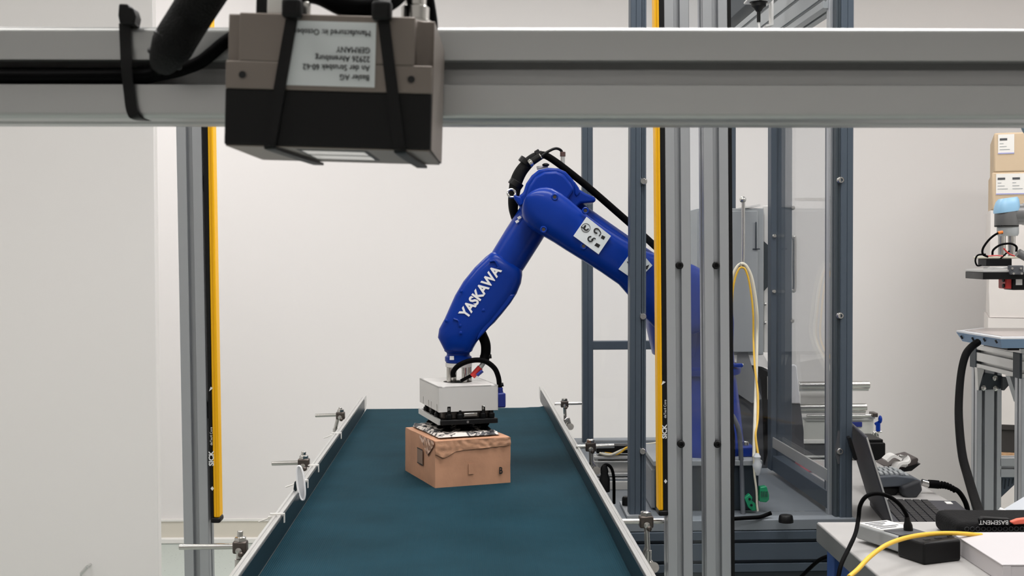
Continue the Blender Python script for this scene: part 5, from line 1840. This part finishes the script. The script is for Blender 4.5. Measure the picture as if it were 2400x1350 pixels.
for lst, r_ in ((((2350, 546), (2336, 548), (2318, 562), (2304, 582), (2304, 596), (2316, 602)), 0.0028), (((2326, 600), (2328, 586), (2345, 574), (2368, 571), (2382, 578), (2382, 590)), 0.0028),
                (((2310, 596), (2292, 598), (2286, 610), (2290, 622), (2300, 622)), 0.0022), (((2345, 606), (2356, 596), (2366, 588)), 0.002)):
    k = MB()
    k.tube([P(x, y, 3.2) for x, y in lst], r_)
    k.build('air_hose', M['rubber'], tg2)
for lst in (((2352, 582), (2364, 594), (2378, 600)), ((2316, 600), (2336, 599), (2350, 600))):
    MB().tube([P(x, y, 3.19) for x, y in lst], 0.002, seg=6).build('wire', M['red'], tg2)
MB().cyl(P(2339, 546, 3.2), P(2350, 544, 3.2), 0.004).build('fitting', mat('orange_fitting', (220, 120, 40), 0.4), tg2)
MB().cyl(P(2386, 592, 3.2), P(2420, 612, 3.2), 0.011).build('grey_hose', M['ur_grey'], tg2)
k = MB()
pxbox('sensor_body', 2372, 2420, 652, 680, 3.2, 0.06, 'black', tg2, bevel=0.004)
pxbox('sensor_face', 2357, 2374, 648, 677, 3.205, 0.05, 'red', tg2, bevel=0.003, label='red sensor end')
pxbox('sensor_label', 2381, 2396, 654, 668, 3.199, 0.002, 'white', tg2, bevel=0)
for y in (656, 670):
    MB().cyl(P(2350, y, 3.215), P(2362, y, 3.215), 0.0055, seg=12).build('connector', M['black'], tg2)

# ------------------------------------------------------------------ pallet stack near the right of the back wall
YS = 5.0
ra = math.radians(-19.5)
SX = V((math.cos(ra), math.sin(ra), 0))
SY = V((-math.sin(ra), math.cos(ra), 0))
S0 = P(2326, 400, YS)
S0 = V((S0.x, S0.y, 0))
def sp_(u, v, z):
    return S0 + SX * u + SY * v + ZU * z
def zpx(py):
    return P(2326, py, YS).z
def sbox(nm, u0, u1, v0, v1, z0, z1, mt_, parent, bevel=0.0, label=None):
    return MB().box(sp_((u0 + u1) / 2, (v0 + v1) / 2, (z0 + z1) / 2), (u1 - u0, v1 - v0, z1 - z0), SX, SY).build(nm, mt_ if not isinstance(mt_, str) else M[mt_], parent, bevel=bevel, label=label)
LILAC = mat('lilac_band', (150, 150, 210), 0.6)
pxm = YS / F
def cartonstack():
    spec = [('tan cardboard box with one narrow label, topmost of the pallet stack', 2329, 312, 404, ((2338, 2373, 316, 362),)),
            ('tan cardboard box with a double label, second from the stack top', 2325, 404, 492, ((2334, 2366, 408, 457), (2366, 2399, 408, 457)))]
    for lab, x0, y0, y1, labs in spec:
        u0 = (x0 - 2326) * pxm
        z0, z1 = zpx(y1), zpx(y0)
        t = thing('cardboard_box', lab, 'box', sp_(u0 + 0.3, 0.28, z0), 'cartons on the wrapped pallet')
        sbox('carton', u0, u0 + 0.6, 0, 0.5, z0, z1, 'card_far', t, 0.006)
        sbox('tape_strip', u0 + 0.27, u0 + 0.33, -0.0008, 0.3, z1 - 0.0005, z1 + 0.0008, 'clearplastic', t)
        for xa, xb, ya, yb in labs:
            ua, ub = (xa - 2326) * pxm, (xb - 2326) * pxm
            o = sbox('paper_label', ua, ub, -0.002, 0.001, zpx(yb), zpx(ya), 'white', t)
            sbox('label_print', ua + .006, ua + .034, -0.003, -0.001, zpx(ya + 14), zpx(ya + 9), 'grey_dark', o)
            for q in range(3):
                sbox('label_print', ua + .006, ua + .02 + q * .012, -0.003, -0.001, zpx(ya + 22 + q * 7), zpx(ya + 20.6 + q * 7), 'grey_cab', o)
            sbox('label_band', ua, ub, -0.003, -0.001, zpx(yb - 1), zpx(yb - 3), LILAC, o)
cartonstack()
def wavybox(u0, w, v0, d, z0, z1, mt_, nm, parent):
    bm = bmesh.new()
    n1 = 16
    rows = []
    for k in range(9):
        z = lin(z0, z1, k / 8)
        row = []
        for i in range(4 * n1):
            sd = i // n1; f = (i % n1) / n1
            x, y = ((f, 0), (1, f), (1 - f, 1), (0, 1 - f))[sd]
            p = sp_(u0 + w * x, v0 + d * y, z)
            nv = noise.noise_vector(p * 6.0)
            row.append(bm.verts.new(p + V((nv.x, nv.y, 0)) * 0.006))
        rows.append(row)
    mb = MB(); mb.bm.free(); mb.bm = bm
    mb.ring_faces(rows)
    return mb.build(nm, M[mt_], parent, smooth=50)
zp1 = zpx(993)
zp0 = zp1 - 0.15
ws = thing('wrapped_pallet_load', 'white film wrapped pallet load below the tan boxes', 'pallet load', sp_(0.35, 0.3, zp1))
zmid = zpx(744)
wavybox(-0.008, 0.68, 0.0, 0.52, zmid, zpx(493), 'film', 'upper_bale', ws)
wavybox(-0.014, 0.70, -0.01, 0.54, zp1, zmid - 0.002, 'film', 'lower_bale', ws)
plt = thing('wooden_pallet', 'dark pallet with pale wooden bottom boards under the white wrapped load', 'pallet', sp_(0.35, 0.3, zp0))
for i in range(5):
    sbox('deck_board', -0.014, 0.72, -0.01 + i * 0.115, 0.08 + i * 0.115, zp1 - 0.022, zp1 - 0.001, 'darkwood', plt, 0.002)
for i in range(3):
    sbox('bottom_board', -0.014, 0.72, 0.0 + i * 0.22, 0.1 + i * 0.22, zp0 + 0.001, zp0 + 0.036, 'wood', plt, 0.002)
    for j in range(3):
        sbox('block', 0.0 + j * 0.3, 0.1 + j * 0.3, 0.0 + i * 0.22, 0.1 + i * 0.22, zp0 + 0.036, zp1 - 0.022, 'darkwood', plt, 0.002)
lw = thing('wrapped_pallet_load', 'lower film wrapped load on the floor below the wooden pallet', 'pallet load', sp_(0.35, 0.3, 0))
wavybox(-0.014, 0.73, -0.01, 0.55, 0.0, zp0, 'film', 'bale', lw)

# ------------------------------------------------------------------ foreground beam, camera, ties and cables
YBm = 0.628
p_l = P(-3500, 162.7, YBm); p_r = P(5500, 177, YBm)
bm_c = (p_l + p_r) / 2
bt = thing('aluminium_beam', 'thick slotted aluminium beam crossing the top of the view', 'beam', V((bm_c.x, bm_c.y, bm_c.z)))
dirb = (p_r - p_l).normalized()
upb = V((0, -0.0, 1)); upb = (upb - dirb * upb.dot(dirb)).normalized()
HB = 0.0462
poly = prof(HB, HB, 1, 1, a=0.0058, b=0.0105, t=0.0045, d=0.019, c=0.0032)
# rounder outer corners
MB().prism(poly, p_l + YU * (HB / 2), YU, upb, p_r - p_l).build('profile', M['alu'], bt, smooth=35)
for q, sx in ((p_l, 1), (p_r, -1)):
    MB().prism(prof(HB, HB, 1, 1), V((q.x + sx * 0.03, YBm + HB / 2, 0.0)), XU, YU, ZU * (q.z - HB / 2)).build('leg', M['alu'], bt, smooth=0)

# 3d camera hanging on beam
YCam = 0.54
sK = YCam / F
caO = P(770, 190, YCam)
CA = 0.033
kx = V((math.cos(CA), 0, -math.sin(CA)))
kz = V((math.sin(CA), 0, math.cos(CA)))
ky = V((0, 1, 0))
CDP = 0.083
dc = thing('depth_camera', 'nickel and black boxed depth camera strapped to the foreground beam', 'camera', caO)
def cp(x, z, y=0.0):
    """photo-like local pixel coordinates relative to camera front"""
    return caO + kx * ((x - 770) * sK) + kz * (-(z - 190) * sK) + ky * y
def cz(x):
    return 0.0
def cbox(nm, x0, x1, z0, z1, y0, y1, mt_, parent=dc, bevel=0.0006, label=None):
    c = cp((x0 + x1) / 2, (z0 + z1) / 2, (y0 + y1) / 2)
    return MB().box(c, ((x1 - x0) * sK, y1 - y0, (z1 - z0) * sK), kx, ky, kz).build(nm, M[mt_], parent, bevel=bevel, label=label)
# local: front spans x 528..1012, z 34..344
W0, W1 = 529, 1011
# upper nickel body with stepped corner columns
def plan_poly(notch_l, notch_r):
    w0, w1 = (W0 - 770) * sK, (W1 - 770) * sK
    pts = []
    nl, nr = notch_l * sK, notch_r * sK
    pts += [(w0 + nl, 0), (w1 - nr, 0)] if notch_l or notch_r else [(w0, 0), (w1, 0)]
    if nr:
        pts += [(w1 - nr, 0.006), (w1 - nr * 0.55, 0.0085), (w1, 0.0085)]
    pts += [(w1, CDP), (w0, CDP)]
    if nl:
        pts += [(w0, 0.004), (w0 + nl, 0.004)]
    return pts
k = MB()
o0 = caO + kz * (-(148 - 190) * sK)
k.prism(plan_poly(30, 42), o0, kx, ky, kz * (112 * sK))
o1 = caO + kz * (-(213 - 190) * sK)
k.prism(plan_poly(0, 0), o1, kx, ky, kz * (65 * sK))
k.build('nickel_body', M['nickel'], dc, bevel=0.0005)
o2 = caO + kz * (-(343 - 190) * sK)
k = MB()
kp = plan_poly(0, 0)
kp[0] = (kp[0][0], 0.0004); kp[1] = (kp[1][0], 0.0004)
k.prism(kp, o2, kx, ky, kz * (130 * sK))
k.build('front_block', M['housing_black'], dc, bevel=0.0005)
# bright side strip and base plate of black block
cbox('side_sheet', W1, W1 + 2, 40, 343, 0.004, CDP, 'nickel')
cbox('sensor_plate', W0 + 2, W1 - 2, 343, 347, 0.001, CDP - 0.002, 'nickel')
cbox('lens_window', 700, 850, 346, 349, 0.012, 0.030, 'window', label='lens window underneath, its white painting the glass reflection')
cbox('lens_window', 700, 850, 346, 349, 0.036, 0.056, 'window')
cbox('window_frame', 690, 860, 345.5, 348, 0.008, 0.060, 'black')
for x, z in ((569, 181), (963, 181)):
    o = MB().torus(cp(x, z, -0.0002), ky, 9.5 * sK, 1.2 * sK, seg=18, rs=6).build('screw_hole', M['nickel'], dc)
    MB().cyl(cp(x, z, -0.0003), cp(x, z, 0.004), 9 * sK, seg=16).build('hole_bore', M['ink'], o)
MB().cyl(cp(546, 147, 0.002), cp(546, 152, 0.002), 8 * sK, seg=14).build('screw_head', M['nickel'], dc)
MB().cyl(cp(992, 150, 0.004), cp(992, 158, 0.004), 12 * sK, seg=14).build('screw_head', M['steel'], dc)
# label with lettering, upside down
LBx0, LBx1, LBz0, LBz1 = 672, 878, 52, 202
lb = cbox('type_label', LBx0, LBx1, LBz0, LBz1, -0.0004, 0.001, 'label', bevel=0, label='pale type label with upside-down black print')
for s_, z_ in (('Manufactured in: October 20', 77), ('GERMANY', 116), ('22926 Ahrensburg', 137), ('An der Strusbek 60-62', 158), ('Basler AG', 180)):
    text(s_, 19.5 * sK, cp(866, z_, -0.0007), -kx, -kz, M['ink'], lb, 'label_print', sx=0.87)
# connectors on top
cbox('connector_block', 585, 622, -30, 36, 0.01, 0.05, 'black')
cbox('connector_block', 618, 660, -20, 34, 0.004, 0.045, 'white')
k = MB()
k.lathe(cp(955, 36, 0.03), kz, [(0.0075, 0), (0.0075, 0.004), (0.0065, 0.0045), (0.0065, 0.010), (0.005, 0.011), (0.005, 0.02)], seg=22)
k.build('round_connector', M['steel'], dc)
k = MB()
for q in range(22):
    an_ = 2 * math.pi * q / 22
    k.cyl(cp(955, 32, 0.03) + kx * 0.0067 * math.cos(an_) + ky * 0.0067 * math.sin(an_), cp(955, 20, 0.03) + kx * 0.0067 * math.cos(an_) + ky * 0.0067 * math.sin(an_), 0.0006, seg=5)
k.build('knurled_ring', M['alu_light'], dc)
cbox('status_clip', 700, 716, 2, 36, 0.004, 0.010, 'steel')
k = MB()
k.tube([cp(600, -10, 0.03), cp(640, -40, 0.03), cp(720, -36, 0.02), cp(790, -4, 0.015), cp(850, 2, 0.015), cp(900, -30, 0.02), cp(930, -80, 0.03)], 0.0052)
tag(k.build('camera_cable', M['rubber']), 'black cable arching over the top of the depth camera', 'cable')
k = MB()
k.tube([cp(985, 34, 0.05), cp(990, 10, 0.05), cp(985, -30, 0.05), cp(975, -80, 0.05)], 0.0028)
tag(k.build('thin_camera_cable', M['rubber']), 'thin black cable rising from the right top of the depth camera', 'cable')

# cable ties round the camera
def cam_tie(lab, top, bot, tail, headz):
    t = thing('cable_tie', lab, 'cable tie', cp(top, headz))
    k = MB()
    hw = kx * (13.5 * sK)
    k.strap([cp(top, 30, -0.0012), cp(lin(top, bot, .25), 108, -0.0014), cp(lin(top, bot, .5), 186, -0.0014), cp(lin(top, bot, .75), 265, -0.0014), cp(bot, 343, -0.0012)], hw, 0.0013)
    k.build('strap', M['black'], t)
    k = MB()
    k.strap([cp(bot, 344, -0.0012), cp(bot + 3, 350.5, 0.002), cp(lin(bot, tail, .5), 352, 0.040), cp(tail, 352, CDP + 0.002)], hw, 0.0013)
    k.build('under_strap', M['black'], t)
    k = MB()
    k.box(cp(top, headz + 6, -0.0035), (46 * sK, 0.007, 46 * sK), kx, ky)
    k.build('tie_head', M['black'], t, bevel=0.0018, bseg=3)
    k = MB()
    k.strap([cp(top, 24, -0.002), cp(top + 3, -10, 0.004), cp(top + 5, -60, 0.02)], hw, 0.0013)
    k.build('tail', M['black'], t)
cam_tie('black cable tie crossing the left part of the depth camera', 685, 638, 680, 22)
cam_tie('black cable tie crossing the right part of the depth camera', 893, 940, 960, 22)

# cable tie round the beam
t = thing('cable_tie', 'black cable tie wrapped round the beam left of the depth camera', 'cable tie', P(300, 160, YBm))
k = MB()
hw = XU * (12.5 * YBm / F)
yb_ = YBm - 0.0022
k.strap([P(292, 55, yb_), P(294, 100, yb_), P(297, 160, yb_ - 0.002), P(303, 215, yb_), P(309, 258, yb_), P(322, 276, yb_ + 0.003), P(348, 281, yb_ + 0.020), P(362, 282, yb_ + 0.035)], hw, 0.0014)
k.strap([P(296, 60, yb_), P(298, 56, yb_ + 0.006), P(300, 58, yb_ + 0.03), P(302, 58, yb_ + 0.045)], hw, 0.0014)
k.build('strap', M['black'], t)
k = MB()
k.slab([P(x, y, yb_ - 0.005) for x, y in ((278, 8), (300, 9), (302, 16), (312, 18), (318, 38), (314, 58), (280, 56), (276, 36))], V((0, 0.010, 0)))
k.build('tie_head', M['black'], t, bevel=0.0012)

# cables along the beam
cbl = thing('sleeved_cable', 'thick black sleeved cable bundle slanting down to the beam slot', 'cable', P(400, 130, 0.59))
k = MB()
yz = 0.592
k.tube([P(545, -120, yz - 0.02), P(490, -30, yz - 0.01), P(448, 35, yz), P(415, 88, yz), P(396, 122, yz + 0.004), P(382, 148, yz + 0.012)], lambda u: (0.0100 if u < 0.72 else 0.0100 - 0.012 * (u - 0.72)), seg=18)
k.build('sleeve', M['sleeve'], cbl)
k = MB()
k.torus(P(407, 100, yz + 0.001), V((0.5, 0, 0.85)), 0.0088, 0.0016, seg=20)
k.torus(P(386, 138, yz + 0.008), V((0.5, 0, 0.85)), 0.0075, 0.0016, seg=20)
k.build('sleeve_tie', M['black'], cbl)
k = MB()
k.tube([P(384, 140, yz + 0.01), P(366, 160, YBm - 0.001), P(330, 170, YBm + 0.003), P(280, 172, YBm + 0.004), P(150, 172, YBm + 0.004), P(0, 171, YBm + 0.004), P(-300, 171, YBm + 0.004), P(-600, 170, YBm + 0.004), P(-3300, 166, YBm + 0.002)], 0.0029)
k.build('core_cable', M['rubber'], cbl)
k = MB()
k.tube([P(400, 130, yz + 0.01), P(372, 165, YBm - 0.004), P(335, 176, YBm), P(280, 177, YBm - 0.0005), P(150, 178, YBm - 0.0005), P(0, 178, YBm - 0.0005), P(-600, 177, YBm - 0.0005), P(-3300, 173, YBm + 0.002)], 0.0026)
k.build('core_cable', M['rubber'], cbl)
k = MB()
k.tube([P(560, 78, YBm - 0.002), P(528, 98, YBm - 0.004), P(500, 122, YBm - 0.004), P(470, 145, YBm - 0.003), P(430, 162, YBm - 0.002), P(390, 172, YBm - 0.001), P(340, 181, YBm + 0.003), P(300, 183, YBm + 0.004), P(100, 183, YBm + 0.004), P(-600, 182, YBm + 0.004), P(-3300, 178, YBm + 0.002)], 0.0034)
tag(k.build('swooping_cable', M['rubber']), 'black cable swooping from the depth camera into the beam slot', 'cable')
